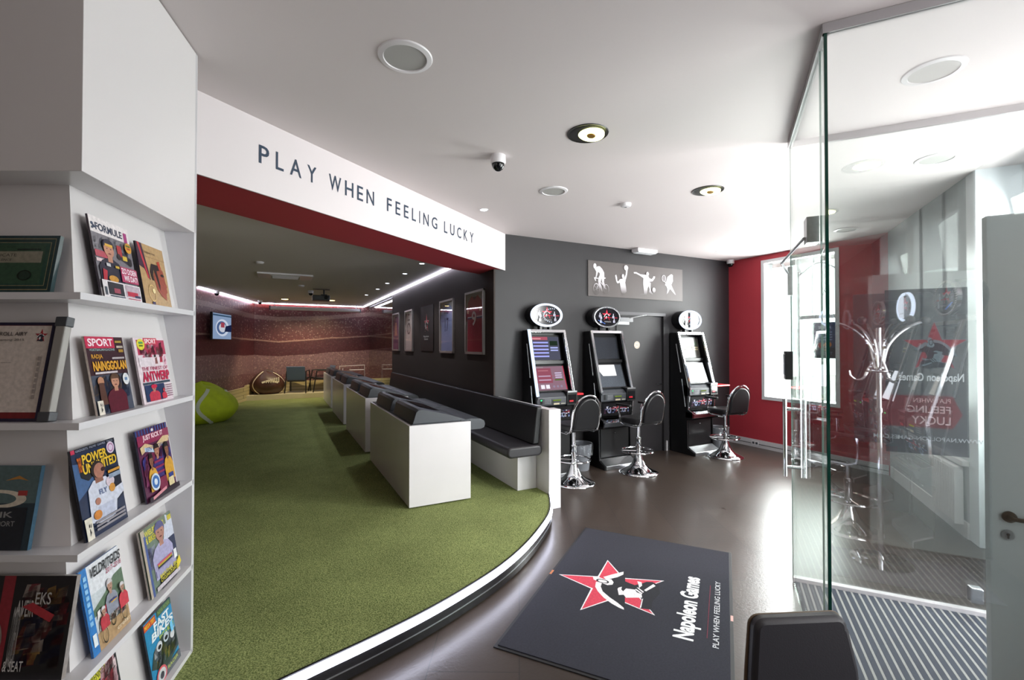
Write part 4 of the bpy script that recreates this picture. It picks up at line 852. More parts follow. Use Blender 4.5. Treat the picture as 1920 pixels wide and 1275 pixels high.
def d_veld(A):
    A.rect(0, 0, 1, 1, '#c8d0d6'); A.rect(.16, .66, 1, 1, '#dde0e6'); A.poly([(.16, .48), (.5, .58), (.76, .70), (1, .72), (1, .4), (.16, .4)], '#5e7560'); A.poly([(.16, 0), (1, 0), (1, .24), (.16, .20)], '#b0916c')
    A.rect(0, 0, .165, 1, '#2c78c0')
    for k in range(8): A.rect(.05, .34+.075*k, .12, .39+.075*k, '#8cc0e8')
    A.rect(.04, .10, .13, .24, '#dfe8ee')
    A.text('VELDRITGIDS', .20, .84, .99, .955, '#20242c', .02, .03); A.text('2017-2018', .58, .775, .99, .835, '#a83c60', .01)
    crowdy(A, .2, .18, .98, .46, ['#a83044', '#3c4248', '#d8d4d0', '#5c4c44', '#8a6a58', '#e0dcdc'], 46, 9, .1)
    for x, y, s_, c in ((.60, .30, .40, '#8c90a0'), (.34, .20, .26, '#b83848'), (.86, .26, .3, '#c84050')):
        A.ring(x-.04, y-.06, .07, .10, .16, '#26241f'); A.person(x, y, y+s_, .26*s_/.4+.04, '#b08a78', c, '#d0ccd0')
    A.rect(.52, .44, .68, .455, '#303890'); A.rect(.52, .425, .68, .44, '#c8a030'); A.text('crelan', .56, .07, .93, .12, '#dccab0', .01)
def d_wiel(A):
    A.rect(0, 0, 1, 1, '#6c7c70'); A.poly([(.6, .5), (1, .4), (1, .9), (.8, 1)], '#c8ccdc'); crowdy(A, 0, .35, .4, .7, ['#8a90a0', '#585a7c', '#b0a8c0'], 20, 2, .14); A.rect(.78, .3, 1, .62, '#2c3450')
    A.rect(0, .86, .8, 1, '#707c6a'); A.text('WIELRENNER', .14, .865, .74, .95, '#dcd03c', .02); A.text('& BIKER', .14, .76, .46, .85, '#dcd03c', .02)
    A.rect(.86, .88, .98, .96, '#c8b83c')
    A.person(.56, .16, .96, .62, '#b08070', '#a8a4c8', '#5c5c88'); A.rect(.33, .36, .80, .385, '#cc5470'); A.rect(.34, .335, .80, .36, '#b8a838'); A.rect(.34, .31, .80, .335, '#2c2c3c'); A.rect(.26, .2, .9, .3, '#a09cc0'); A.rect(.34, 0, .84, .17, '#24242e')
    A.text('BARTHEL EN', .34, .16, .90, .215, '#dcd03c', .02); A.text('CYCLING 2 DAYS', .34, .10, .9, .15, '#dcd03c', .02); A.rect(.2, .02, .96, .08, '#c8c0c8'); A.rect(.84, .26, .94, .40, '#e4e4e8'); A.poly([(.86, .06), (1.03, .14), (1.0, .26), (.9, .2)], '#dcc838')
    A.rect(0, 0, .10, 1, '#b4a898'); A.rect(.06, 0, .12, .9, '#485a94')
def d_bikes(A):
    A.rect(0, 0, 1, 1, '#2c88b8'); A.rect(0, .88, .4, .98, '#c8402c'); A.text('MEGA TEST', .03, .9, .38, .96, '#e8c43c', .02); A.rect(.45, .9, 1, 1, '#3c5a50'); A.text('NEW RIDER', .5, .92, .95, .98, '#8ca84c', .01)
    A.text('FAST', .30, .76, .88, .88, '#e4ecf0', .04); A.text('BIKES', .16, .64, .96, .76, '#e4ecf0', .04, .04); A.text('FAST & ROAD', .42, .56, .96, .63, '#c8d83c', .02)
    A.poly([(.02, .3), (.5, .1), (1, .2), (1, .5), (.5, .6), (.16, .5)], '#3c4c4a'); crowdy(A, .14, .18, .98, .56, ['#20242a', '#8c9aa8', '#3c4450', '#5c7c3c', '#b8a84c', '#2c2c34', '#c8ccd4'], 60, 4, .13)
    A.ell(.36, .5, .1, .07, '#d0d4dc'); A.ell(.62, .52, .1, .07, '#c0ccd8'); A.ell(.84, .46, .08, .06, '#d8d8dc'); A.ell(.36, .49, .06, .03, '#1c2028'); A.ell(.62, .51, .06, .03, '#1c2028')
    A.rect(0, 0, 1, .13, '#5a6068'); A.ell(.28, .1, .18, .12, '#d8606c'); A.ell(.28, .1, .14, .09, '#c8ccd0'); A.ell(.28, .09, .07, .05, '#3a3c48'); A.text('RACER', .5, .06, .9, .11, '#b8c86c', .02); A.rect(.8, .5, .9, .66, '#70c0e8')
def d_low(A):
    A.rect(0, 0, 1, 1, '#2a2c34'); A.rect(0, .84, .74, .96, '#d0cc3c'); A.text('WIELRENNEN', .04, .86, .70, .94, '#5a5a24', .02); crowdy(A, .5, .5, 1, 1, ['#a83848', '#c8a0a8', '#3a2c30', '#8c4c58', '#d8c0c4'], 40, 3, .14); A.rect(0, .5, .5, .8, '#1e2028')
MAGS = [('magazine with a racing driver and FORMULE 1 title, top shelf of the cabinet', 'r', .162, 4, .232, .285, d_f1, '#2c2030'),
 ('tan comic book with an angular profile drawing on the top shelf', 'r', .438, 4, .212, .255, d_tin, '#2c2430'),
 ('maroon football magazine with gold NAINGGOLAN headline', 'r', .146, 3, .215, .270, d_sport, '#c8b8ac'),
 ('pink and white football magazine headed ANTWERP', 'r', .432, 3, .240, .270, d_antwerp, '#b8aab0'),
 ('dark blue magazine with yellow POWER UNLIMITED title and a shouting footballer', 'r', .094, 2, .232, .300, d_power, '#141826'),
 ('purple JUST KICK IT football magazine', 'r', .462, 2, .250, .295, d_kick, '#241c38'),
 ('cyclo-cross guide titled VELDRITGIDS with a blue spine strip', 'r', .137, 1, .215, .290, d_veld, '#1c5ca0'),
 ('cycling magazine with yellow title and a rider in lilac jersey', 'r', .490, 1, .262, .280, d_wiel, '#a89c94'),
 ('blue motorcycle magazine with a FAST BIKES title on the lowest shelf', 'r', .532, 0, .225, .280, d_bikes, '#14283c'),
 ('magazine with yellow header strip, half cut off at the bottom left', 'r', .150, 0, .200, .315, d_low, '#20242c')]
for a in MAGS: magazine(*a)
# left face: framed certificates and two papers
def d_cert(A):
    A.rect(0, 0, 1, 1, '#233c40'); A.rect(.03, .05, .97, .95, '#8c8260'); A.rect(.036, .065, .964, .935, '#1f3a38'); A.rect(.07, .12, .93, .88, '#8c8260'); A.rect(.076, .13, .924, .87, '#2a4a3e')
    A.rect(.12, .16, .88, .84, '#34503e'); A.rect(.2, .52, .86, .72, '#8c8878'); A.text('CERTIFICATE', .25, .63, .6, .68, '#3c3c38'); A.text('OF EXCELLENCE', .25, .55, .56, .59, '#3c3c38'); A.rect(.6, .74, .84, .765, '#1c3028'); A.ell(.72, .30, .07, .09, '#24382e'); A.ring(.72, .30, .07, .09, .2, '#16281f')
def d_cert2(A):
    A.rect(0, 0, 1, 1, '#1e1a38'); A.rect(.02, .03, .95, .97, '#74181f'); A.rect(.02, .09, .93, .965, '#d0c4bc'); A.rect(.93, .03, .955, .97, '#1e1a40')
    emblem(A, .84, .86, .075, '#26283c', '#a83038', None, asp=.9, simple=True); A.text('GAMING ROLL AIRY', .18, .86, .70, .90, '#4c4444', .01); A.text('gaming 2015', .42, .80, .68, .83, '#5c5454')
    for k in range(8): A.rect(.86, .22+.055*k, .885, .26+.055*k, '#9c918c')
    A.rect(.5, .58, .6, .585, '#8c827c')
k = magazine('dark green framed certificate on the top left shelf of the cabinet', 'l', .44, 4, .315, .190, d_cert, '#233c40', 'framed_certificate', 'picture frame', .012, 'framed certificates on the cabinet', .03, math.radians(10), .2)
k = magazine('white certificate with a red star in an aluminium rail frame', 'l', .46, 3, .32, .315, d_cert2, '#28223c', 'framed_certificate', 'picture frame', .008, 'framed certificates on the cabinet', .025, math.radians(10), .3)
m = MB().box(.318, .35, -.012, .012, .012, .325, mat('grey_rail', '#8c8884', .4)); m.build('side_rail', k, smooth=0, bevel=.004)
MB().box(.316, .354, -.014, .014, -.0, .03, M_greypl).build('corner_cap', k, smooth=0, bevel=.003); MB().box(.316, .354, -.014, .014, .30, .332, M_greypl).build('corner_cap', k, smooth=0, bevel=.003)
def d_lifebuoy(A):
    A.rect(0, 0, 1, 1, '#2a3a44'); A.rect(0, .55, 1, 1, '#566a6c'); A.ring(.42, .60, .44, .11, .35, '#cfc4b4', 30); A.rect(.72, .64, .86, .70, '#a83838'); A.rect(.0, .0, .9, .5, '#1c222c'); A.text('DUIK', .2, .38, .7, .45, '#8c8c8c', .02); A.text('IN DE SPORT', .15, .28, .75, .34, '#8c8c8c', .01); A.poly([(.5, .82), (.7, .88), (.85, .82), (.7, .84)], '#b8803c')
magazine('magazine with a lifebuoy on its cover, left side of the cabinet', 'l', .395, 2, .21, .255, d_lifebuoy, '#4a7088', thick=.012)
def d_motor(A):
    A.rect(0, 0, 1, 1, '#1c1a20'); crowdy(A, .45, .1, 1, .98, ['#7c2c34', '#2c2c44', '#a8824c', '#3c2a30', '#b8a8a0', '#5c2428', '#26243c'], 90, 12, .13); A.rect(.26, 0, .38, 1, '#8c2834')
    for q in range(4): A.rect(.05, .62+.07*q, .22, .65+.07*q, '#6c5c5c')
    A.ell(.17, .36, .17, .26, '#8c7a74'); A.ell(.17, .36, .155, .245, '#241c20'); A.text('MOTOR', .05, .28, .30, .44, '#b83c38', .03); A.text('COUREUR', .42, .12, .50, .70, '#b8b4b4', .0); A.text('AVEIR', .44, .60, .62, .76, '#b8b4b4', .01); A.text('EKS', .62, .72, .78, .84, '#b8b4b4', .01); A.text('& SEAT', .40, .08, .60, .18, '#c8c4c4', .01); A.poly([(.5, .7), (.8, .55), (.84, .62), (.6, .74)], '#a8303a')
magazine('sheaf of dark red and black motor magazines on the lower left shelf', 'l', .385, 1, .31, .30, d_motor, '#8c8480', thick=.014)
# ------------------------------------------------------------------ ceiling fittings
def ceil(name, label, cat, x, y, z, group=None): return thing(name, label, cat, (x, y, z), 0, group)
def speaker(label, x, y, z=HC, r=.125):
    t = ceil('ceiling_speaker', label, 'speaker', x, y, z, 'round ceiling speakers')
    MB().lathe([(r*.80, -.004), (r*.82, -.010), (r, -.006), (r+.004, -.001), (r+.004, 0)], (0, 0, 0), M_lam, 40).build('rim', t, smooth=40)
    MB().lathe([(0, -.006), (r*.80, -.005)], (0, 0, 0), mat('speaker_mesh_grey', '#aeaca9', .7, bump=.6, bscale=900), 40).build('grille', t, smooth=40)
speaker('large round white ceiling speaker nearest the header wall lettering', .54, 2.193, r=.127)
speaker('round ceiling speaker between the dome camera and the smoke detector', 2.212, 3.495)
speaker('round ceiling speaker seen through the glass entrance', 4.379, 1.578)
speaker('small round ceiling speaker behind the glass, near the red wall', 6.10, 3.05)
speaker('round ceiling speaker inside the glass vestibule', 2.966, 1.077)
def gimbal(label, x, y):
    t = ceil('recessed_lamp', label, 'ceiling lamp', x, y, HC, 'black recessed ceiling lamps')
    M_bk = mat('lamp_black', '#1c1a19', .4)
    MB().lathe([(.112, -.0), (.134, -.006), (.137, 0)], (0, 0, 0), M_bk, 40).lathe([(0, -.001), (.112, -.003)], (0, 0, 0), M_bk, 40).build('rim', t, smooth=40)
    m = MB(); m.M = Matrix.Translation((.02, -.01, -.014)) @ Matrix.Rotation(.12, 4, 'Y'); m.lathe([(.0, .0), (.078, -.002), (.086, .004), (.086, .016)], (0, 0, 0), M_lampw, 36).build('lens', t, smooth=40)
    m = MB(); m.M = Matrix.Translation((.02, -.01, -.018)) @ Matrix.Rotation(.12, 4, 'Y'); m.lathe([(.0, -.004), (.026, -.003), (.03, .002)], (0, 0, 0), mat('lamp_amber', '#8a6420', .4), 20).build('hub', t, smooth=40)
    spot('lamp_light', (x, y, HC-.05), (x, y, 0), 32, 120, (1, .93, .82), .8, .05)
gimbal('round black recessed lamp with bright lens in the middle of the ceiling', 1.81, 2.439); gimbal('round black recessed lamp with bright lens near the glass partition', 3.444, 2.848)
gimbal('added unseen recessed lamp to light the coat stand', *DN(.35, .95)); gimbal('added unseen recessed lamp to light the stools by the shopfront', *DN(-1.0, .9))  # both lamps added behind the camera to brighten what the glass reflects
def dome(label, x, y, z=HC, s=1.0):
    t = ceil('dome_camera', label, 'camera', x, y, z, 'ceiling dome cameras')
    MB().lathe([(.055*s, 0), (.058*s, -.05*s), (.05*s, -.062*s)], (0, 0, 0), M_lam, 30).build('housing', t, smooth=40)
    MB().lathe([(.047*s, -.058*s), (.046*s, -.075*s), (.036*s, -.098*s), (.018*s, -.112*s), (0, -.115*s)], (0, 0, 0), M_screen_off, 30).build('lens_dome', t, smooth=60)
dome('white dome camera with black bulb hanging in the middle of the ceiling', 1.435, 3.03); dome('small dome camera in the corner of dark and red walls', 6.60, 5.02)
t = ceil('smoke_detector', 'flat round white smoke detector on the ceiling', 'smoke detector', 3.047, 3.488, HC); MB().lathe([(.055, 0), (.055, -.014), (.045, -.03), (.02, -.036), (0, -.036)], (0, 0, 0), M_lam, 30).build('housing', t, smooth=40)
MB().lathe([(0, -.0375), (.014, -.036)], (0, 0, 0), M_greypl, 12).build('sensor', t, smooth=0)
t = ceil('exit_light', 'white box emergency light where the ceiling meets the dark wall', 'emergency light', 4.75, 5.03, HC); MB().box(-.19, .19, -.07, .07, -.05, 0, M_lam).build('housing', t, smooth=0, bevel=.008); MB().box(-.17, .17, -.06, .06, -.062, -.05, mat('diffuser_white', '#eceef2', .4)).build('diffuser', t, smooth=0, bevel=.004)
def down(label, x, y, z, power=0, tgt=None, r=.035, mm=None):
    t = ceil('downlight', label, 'downlight', x, y, z, 'small round downlights')
    MB().lathe([(r, -.004), (r+.012, -.005), (r+.014, 0)], (0, 0, 0), M_lam, 24).build('rim', t, smooth=40)
    MB().lathe([(0, -.005), (r, -.004)], (0, 0, 0), mm or M_down, 24).build('lens', t, smooth=40)
    if power: spot('downlight_light', (x, y, z-.03), tgt or (x, y, 0), power, 100, (.92, .95, 1), .7, .04)
down('small downlight by the end of the header lettering', 1.876, 4.306, HC, 12)
down('small downlight near the ceiling edge above the machine by the red wall', 5.85, 4.65, HC, 6)
down('small downlight near the top of the red wall window', 5.996, 3.973, HC, 6)
down('small downlight seen through the glass partition', 4.11, 1.923, HC, 6)
for i, (x, y) in enumerate(((1.863, 6.54), (1.873, 7.596), (1.86, 8.927), (1.873, 9.952), (1.854, 11.233))):
    down(['first', 'second', 'third', 'fourth', 'fifth'][i] + ' small downlight from the header, in the row along the brown wall', x, y, HI, 34)
M_amb = emit_mat('amber_lamp_lens', '#ffd890', 8)
for lb, x, y, pw in (('warm round lamp by the projector lighting the stage wall', 1.25, 13.0, 60), ('dim warm recessed lamp over the far stage', .136, 13.2, 28)):
    t = ceil('stage_lamp', lb, 'ceiling lamp', x, y, HI, 'warm lamps over the stage')
    MB().lathe([(.085, -.004), (.11, -.006), (.112, 0)], (0, 0, 0), M_darkmetal, 28).build('rim', t, smooth=40); MB().lathe([(0, -.012), (.07, -.01), (.085, -.004)], (0, 0, 0), M_amb, 28).build('lens', t, smooth=40)
    spot('stage_lamp_light', (x, y, HI-.04), (x-.1, 14.5, .6), pw*1.2, 95, (1, .78, .42), .6, .05)
spot('stage_lamp_light', (.55, 13.1, HI-.05), (.6, 14.1, .2), 110, 110, (1, .86, .55), .6, .05)
# air conditioner, projector, screen roll, sensors
t = ceil('ceiling_vent', 'wide white air conditioning outlet in the ceiling of the turf room', 'air conditioner', .10, 8.75, HI)
m = MB(); m.box(-.42, .42, -.28, .28, -.028, 0, M_lam).build('frame', t, smooth=0, bevel=.006); m = MB().box(-.22, .22, -.2, .2, -.036, -.028, mat('vent_grey', '#b4b0ac', .6)); 
for i in range(6): m.box(-.2, .2, -.17+.06*i, -.16+.06*i, -.040, -.034, M_lam)
m.build('grille', t, smooth=0)
for lb, x, y in (('flat round detector on the turf room ceiling nearest the header', -.248, 7.477), ('small detector on the turf room ceiling behind the air outlet', .398, 10.027)):
    t = ceil('smoke_detector', lb, 'smoke detector', x, y, HI); MB().lathe([(.055, 0), (.055, -.014), (.04, -.03), (0, -.032)], (0, 0, 0), M_lam, 24).build('housing', t, smooth=40)
t = thing('projector', 'black projector hanging from the ceiling near the stage', 'projector', (.80, 10.55, HI))
MB().box(-.17, .17, -.13, .13, -.25, -.135, M_blackpl).lathe([(.035, 0), (.035, .0)], (.09, -.132, -.19), M_blackpl, 12).build('projector_body', t, smooth=0, bevel=.012)
m = MB().tube([(.09, -.13, -.19), (.09, -.15, -.19)], .035, M_screen_off, 20); m.build('lens', t, smooth=40)
m = MB().rod((.06, 0, -.14), (.06, 0, 0), .016, M_blackpl).box(-.16, .18, -.03, .03, -.012, 0, M_blackpl).box(.0, .12, -.05, .05, -.14, -.11, M_blackpl); m.build('mount', t, smooth=30)
t = thing('projection_screen', 'long white roll-up screen case hung in front of the stadium mural', 'projector screen', (.98, 14.3, 2.64)); m = MB(); m.tube([(-1.2, 0, 0), (1.2, 0, 0)], .05, M_lam, 16); m.build('case', t, smooth=40); 
for x in (-1.205, 1.205): MB().box(x-.015, x+.015, -.055, .055, -.055, .055, M_greypl).build('end_cap', t, smooth=0)
for x in (-1.09, 1.09): MB().box(x-.01, x+.01, .0, .02, .04, HI-2.64, M_alu).build('bracket', t, smooth=0)
for i, (x, y) in enumerate(((-1.22, 11.9), (-.45, 13.9), (.62, 10.9))): dome(['dome camera on the left mural wall under the light strip', 'dome camera in the far left corner of the turf room', 'dark dome camera beside the projector'][i], x, y, HI, .95)
# light strips at the ceiling of the turf room
def strip(lb, a, b, r=.018):
    tag(MB().box(0, (Vector(b)-Vector(a)).length, -r, r, -.022, 0, M_led).build('led_strip', loc=(*a, HI-.001), rotz=math.atan2(b[1]-a[1], b[0]-a[0]), smooth=0), lb, 'light strip', 'light strips around the turf room')
strip('white light strip along the top of the brown wall of shirts', (XJ-.03, 5.75), (XJ-.03, YF-.05)); strip('white light strip along the top of the far mural', (-.55, YF-.04), (XJ-.06, YF-.04)); strip('white light strip along the top of the left mural wall', (-1.46, 11.2), (-.57, YF-.08))
# tv on the left mural wall
dv = Vector((.9, 3.5)).normalized(); ang = math.atan2(dv.y, dv.x)
t = thing('television', 'small wall-mounted television showing a bluish picture on the left mural wall', 'television', (-1.19, 12.04, 1.72), ang)
MB().box(-.53, .53, -.07, -.02, 0, .60, M_blackpl).build('housing', t, smooth=0, bevel=.006); MB().box(-.1, .1, -.02, .055, .2, .4, M_darkmetal).build('bracket', t, smooth=0)
m = MB(); A = Art(m, (-.51, -.071, .02), (1, 0, 0), (0, 0, 1), 1.02, .56, .001, .1); A.rect(0, 0, 1, 1, scr('#8fa6c8', .8)); A.rect(0, .9, 1, .96, scr('#4a6a8a', .5)); A.ell(.5, .45, .36, .34, scr('#c8d2e4', .9)); A.ell(.46, .45, .27, .26, scr('#5a76a8', .6)); A.ell(.5, .45, .2, .18, scr('#c8ccd8', .9)); A.rect(.4, .46, .6, .66, scr('#a84858', .8)); A.poly([(.6, .3), (1, .3), (1, .6), (.66, .52)], scr('#26305a', .5)); m.build('screen', t, smooth=0)
# ------------------------------------------------------------------ far end of the turf room: bean bags, armchairs, table
def beanbag(name, label, loc, rx, ry, h, mm, seed, rotz=0):
    t = thing(name, label, 'bean bag', loc, rotz)
    rr = random.Random(seed); n, L = 44, 22; vs = []; fs = []
    ph = [rr.random()*6 for _ in range(6)]
    def R(a, q): # q 0 bottom .. 1 top
        zc = q*h; k = (math.sin(PI*min(1, .12+q*.88)**.82))**.62 if q < 1 else 0
        k = max(k, 0)
        wob = 1+.03*math.sin(5*a+ph[0])*(q)+.02*math.sin(9*a+ph[1]+4*q)+.015*math.sin(14*a+ph[2])*q
        return k*wob, zc*(1+.05*math.sin(2*a+ph[3])*q)
    for i in range(L+1):
        q = i/L
        for k in range(n):
            a = 2*PI*k/n; r_, z_ = R(a, q); vs.append((rx*r_*math.cos(a), ry*r_*math.sin(a), z_))
    for i in range(L):
        for k in range(n): fs.append((i*n+k, i*n+(k+1) % n, (i+1)*n+(k+1) % n, (i+1)*n+k))
    fs.append(tuple(range(n-1, -1, -1)))
    m = MB(); m.add(vs, fs, mm); o = m.build('bag', t, smooth=70)
    def S(a, q, off=.006):
        r_, z_ = R(a, q); return (rx*(r_+off/rx)*math.cos(a), ry*(r_+off/ry)*math.sin(a), z_+off*(q-.3))
    return t, S
def ribbon(S, path, w, mm, name, t):
    m = MB(); P = [Vector(S(a, q, .008)) for a, q in path]; L_, R_ = [], []
    for i, p in enumerate(P):
        d = (P[min(i+1, len(P)-1)]-P[max(i-1, 0)]).normalized(); nrm = Vector((p.x, p.y, (p.z-.3)*.8)).normalized(); s_ = d.cross(nrm).normalized()*w/2
        L_.append(p+s_+nrm*.002); R_.append(p-s_+nrm*.002)
    m.add([tuple(v) for v in L_+R_], [(i, i+1, len(P)+i+1, len(P)+i) for i in range(len(P)-1)], mm); m.build(name, t, smooth=60)
M_foot = mat('brown_leatherette', '#4c2f24', .38, noise=.25, nscale=12, bump=.4, bscale=60)
M_lace = mat('cream_stitching', '#e8dcc4', .6)
t, S = beanbag('football_beanbag', 'brown bean bag shaped like an american football with cream laces on the stage', (-.27, 14.22, .278), .44, .36, .64, M_foot, 2)
fa = -PI/2
for a0, bend in ((fa-.62, -.28), (fa+1.05, .35)): ribbon(S, [(a0+bend*math.sin(PI*k/18)*1.0, .02+.90*k/18) for k in range(19)], .045, M_lace, 'stripe', t)
ribbon(S, [(fa-.30+.95*k/14, .50+.08*math.sin(PI*k/14)) for k in range(15)], .05, M_lace, 'laces', t)
m = MB()
for k in range(7):
    p = Vector(S(fa-.05+.13*k, .54+.012*k, .02)); hh = .035+.006*k; m.box(p.x-.013, p.x+.013, p.y-.02, p.y+.02, p.z-hh, p.z+hh, M_lace)
m.build('lace_bars', t, smooth=0, bevel=.005)
M_ten = mat('tennis_yellow_fabric', '#b4c81e', .8, noise=.12, nscale=9, bump=.6, bscale=40)
t, S = beanbag('tennis_beanbag', 'large yellow green bean bag printed like a tennis ball', (-1.30, 10.45, .15), .60, .60, .74, M_ten, 5)
ribbon(S, [(-1.0-.55*math.sin(PI*k/20*.9+.1), .0+.86*k/20) for k in range(21)], .06, mat('grey_tennis_line', '#c4ccb4', .7), 'white_line', t)
ribbon(S, [(-.1+.7*k/10, .80-.05*math.sin(PI*k/10)) for k in range(11)], .05, mat('grey_tennis_line'), 'white_line', t)
M_blk = mat('black_stained_wood', '#1d1c1c', .45); M_gb = mat('grey_blue_vinyl', '#566680', .45)
def armchair(label, loc, rz):
    t = thing('armchair', label, 'chair', loc, rz, 'dark wooden lounge chairs on the stage')
    m = MB(); 
    for sx in (-1, 1):
        MB().rod((sx*.27, -.30, 0), (sx*.25, -.20, .60), .016, M_blk).build('leg', t)
        MB().rod((sx*.27, .33, 0), (sx*.25, .22, .60), .016, M_blk).build('leg', t)
        MB().tube([(sx*.25, -.21, .60), (sx*.25, -.1, .615), (sx*.25, .22, .60)], .016, M_blk, 8).build('armrest', t)
    MB().prism([(-.26, .36), (.26, .31), (.26, .36), (-.26, .42)], 'x', -.23, .23, M_blk).build('seat', t, smooth=0, bevel=.015)
    MB().prism([(.20, .36), (.30, .74), (.325, .735), (.23, .35)], 'x', -.24, .24, M_gb).build('backrest', t, smooth=0, bevel=.01)
    return t
a1 = armchair('dark armchair with grey blue back, seen from behind on the stage', (.50, 14.25, .278), math.radians(165))
a2 = copy_tree(a1, label='dark armchair facing left beside the round table on the stage'); a2.location = (1.12, 14.30, .278); a2.rotation_euler = (0, 0, math.radians(-80))
t = thing('round_table', 'small dark round table on thin legs between the chairs', 'table', (1.62, 14.35, .278)); MB().lathe([(0, .52), (.24, .52), (.24, .54), (0, .54)], (0, 0, 0), M_blk, 28).build('table_top', t, smooth=40)
for k in range(3): a = k*2.1; MB().rod((.2*math.cos(a), .2*math.sin(a), 0), (.12*math.cos(a), .12*math.sin(a), .52), .009, M_blk).build('leg', t)
t = thing('high_table', 'white tubular frame table at the right side of the stage', 'table', (1.90, 13.99, .278)); m = MB()
m.tube([(-.3, 0, .05), (-.33, 0, .72), (.36, 0, .74), (.38, 0, .0)], .011, M_lam, 8); m.tube([(-.3, 0, .05), (-.24, 0, .66)], .009, M_lam, 8); m.build('frame', t); MB().box(-.05, .34, -.14, .14, .60, .615, M_lam).build('table_top', t, smooth=0)
# glass partition of the side room
gp_ = thing('glass_partition', 'clear glass partition with a tall handle at the far end of the brown wall', 'glass partition', (XJ+.15, 10.8, 0)); 
for y0, y1 in ((0, 1.6), (1.62, 3.86)): MB().box(-.005, .005, y0, y1, .15, HI, M_glass).build('glass_panel', gp_, smooth=0)
MB().rod((-.05, .25, .95), (-.05, .25, 1.45), .014, M_chrome).rod((-.05, .25, 1.0), (0, .25, 1.0), .008, M_chrome).rod((-.05, .25, 1.4), (0, .25, 1.4), .008, M_chrome).build('handle', gp_)
MB().box(-.02, .02, 0, 3.86, HI-.03, HI, M_alu).build('top_rail', gp_, smooth=0)
# ------------------------------------------------------------------ glass vestibule
def seg(m, s0, s1, c0, c1, z0, z1, mm): return wall_c(m, s0, s1, c0, c1, z0, z1, mm)
S0, S1, CC = 2.367, 3.64, .385
M_rail = mat('grey_channel', '#a9a6a8', .35, .3)
v = thing('glass_screen', 'frameless glass panel of the entrance vestibule facing the camera, with green cut edge', 'glass panel', (0, 0, 0))
m = MB(); seg(m, S0-.005, S0+.005, CC+.006, 1.775, 0.012, 2.955, M_pane); m.build('glass_panel', v, smooth=0)
m = MB(); seg(m, S0-.006, S0+.006, CC-.006, CC+.006, .012, 2.955, M_gedge); m.build('glass_edge', v, smooth=0)
m = MB(); seg(m, S0-.012, S0+.012, CC-.01, 1.775, 2.955, 2.998, M_rail); m.build('top_rail', v, smooth=0)
v = thing('glass_door', 'glass side of the vestibule with a long double chrome handle, door closer and lock box', 'glass door', (0, 0, 0))
m = MB(); seg(m, 2.50, S1-.004, CC-.005, CC+.005, .012, 2.955, M_glass); m.build('door_glass', v, smooth=0)
m = MB(); seg(m, 2.378, 2.494, CC-.005, CC+.005, .012, 2.955, M_glass); m.build('side_glass', v, smooth=0)
m = MB(); seg(m, 2.494, 2.50, CC-.004, CC+.004, .012, 2.955, mat('pale_glass_edge', '#8fa8a0', .2)); seg(m, S1-.004, S1, CC-.004, CC+.004, .012, 2.955, mat('pale_glass_edge')); m.build('door_edge', v, smooth=0)
m = MB(); seg(m, S0-.01, S1+.01, CC-.012, CC+.012, 2.955, 2.998, M_rail); m.build('top_rail', v, smooth=0)
m = MB()
for dc in (-.055, .055):
    for z0, z1 in ((.74, 1.25),):
        a = DN(3.50, CC+dc); m.rod((*a, z0), (*a, z1), .013, M_chrome, 12)
for z in (.80, 1.18): m.rod((*DN(3.50, CC-.055), z), (*DN(3.50, CC+.055), z), .010, M_chrome, 10)
m.build('door_handle', v, smooth=40)
m = MB(); seg(m, 2.51, 2.60, CC-.055, CC-.006, 2.08, 2.20, M_alu); seg(m, 3.50, 3.54, CC-.03, CC-.006, 1.93, 2.12, M_alu); m.rod((*DN(2.56, CC-.06), 2.11), (*DN(3.15, CC-.10), 2.09), .007, M_alu, 6); m.rod((*DN(3.15, CC-.10), 2.09), (*DN(3.52, CC-.03), 2.08), .007, M_alu, 6); m.build('door_closer', v, smooth=0)
m = MB(); seg(m, 3.56, 3.66, CC-.045, CC-.006, 1.37, 1.56, M_blackpl); seg(m, 3.56, 3.66, CC-.006, CC+.0, 1.37, 1.56, M_blackpl); seg(m, 3.575, 3.645, CC-.05, CC-.045, 1.40, 1.54, M_alu); m.build('lock_box', v, smooth=0, bevel=.004)
v = thing('glass_screen', 'far glass panel of the vestibule standing on a white threshold', 'glass panel', (0, 0, 0))
m = MB(); seg(m, S1-.005, S1+.005, CC+.008, 1.775, .03, 2.955, M_pane3); m.build('glass_panel', v, smooth=0)
m = MB(); seg(m, S1-.012, S1+.012, CC, 1.775, 2.955, 2.998, M_rail); m.build('top_rail', v, smooth=0)
m = MB(); seg(m, S1-.022, S1+.022, CC, 1.775, .0, .03, mat('white_threshold', '#e4dde2', .35)); m.build('threshold', v, smooth=0)
m = MB(); seg(m, S1-.06, S1-.006, 1.27, 1.33, .09, .18, M_alu); m.build('glass_clamp', v, smooth=0, bevel=.008)
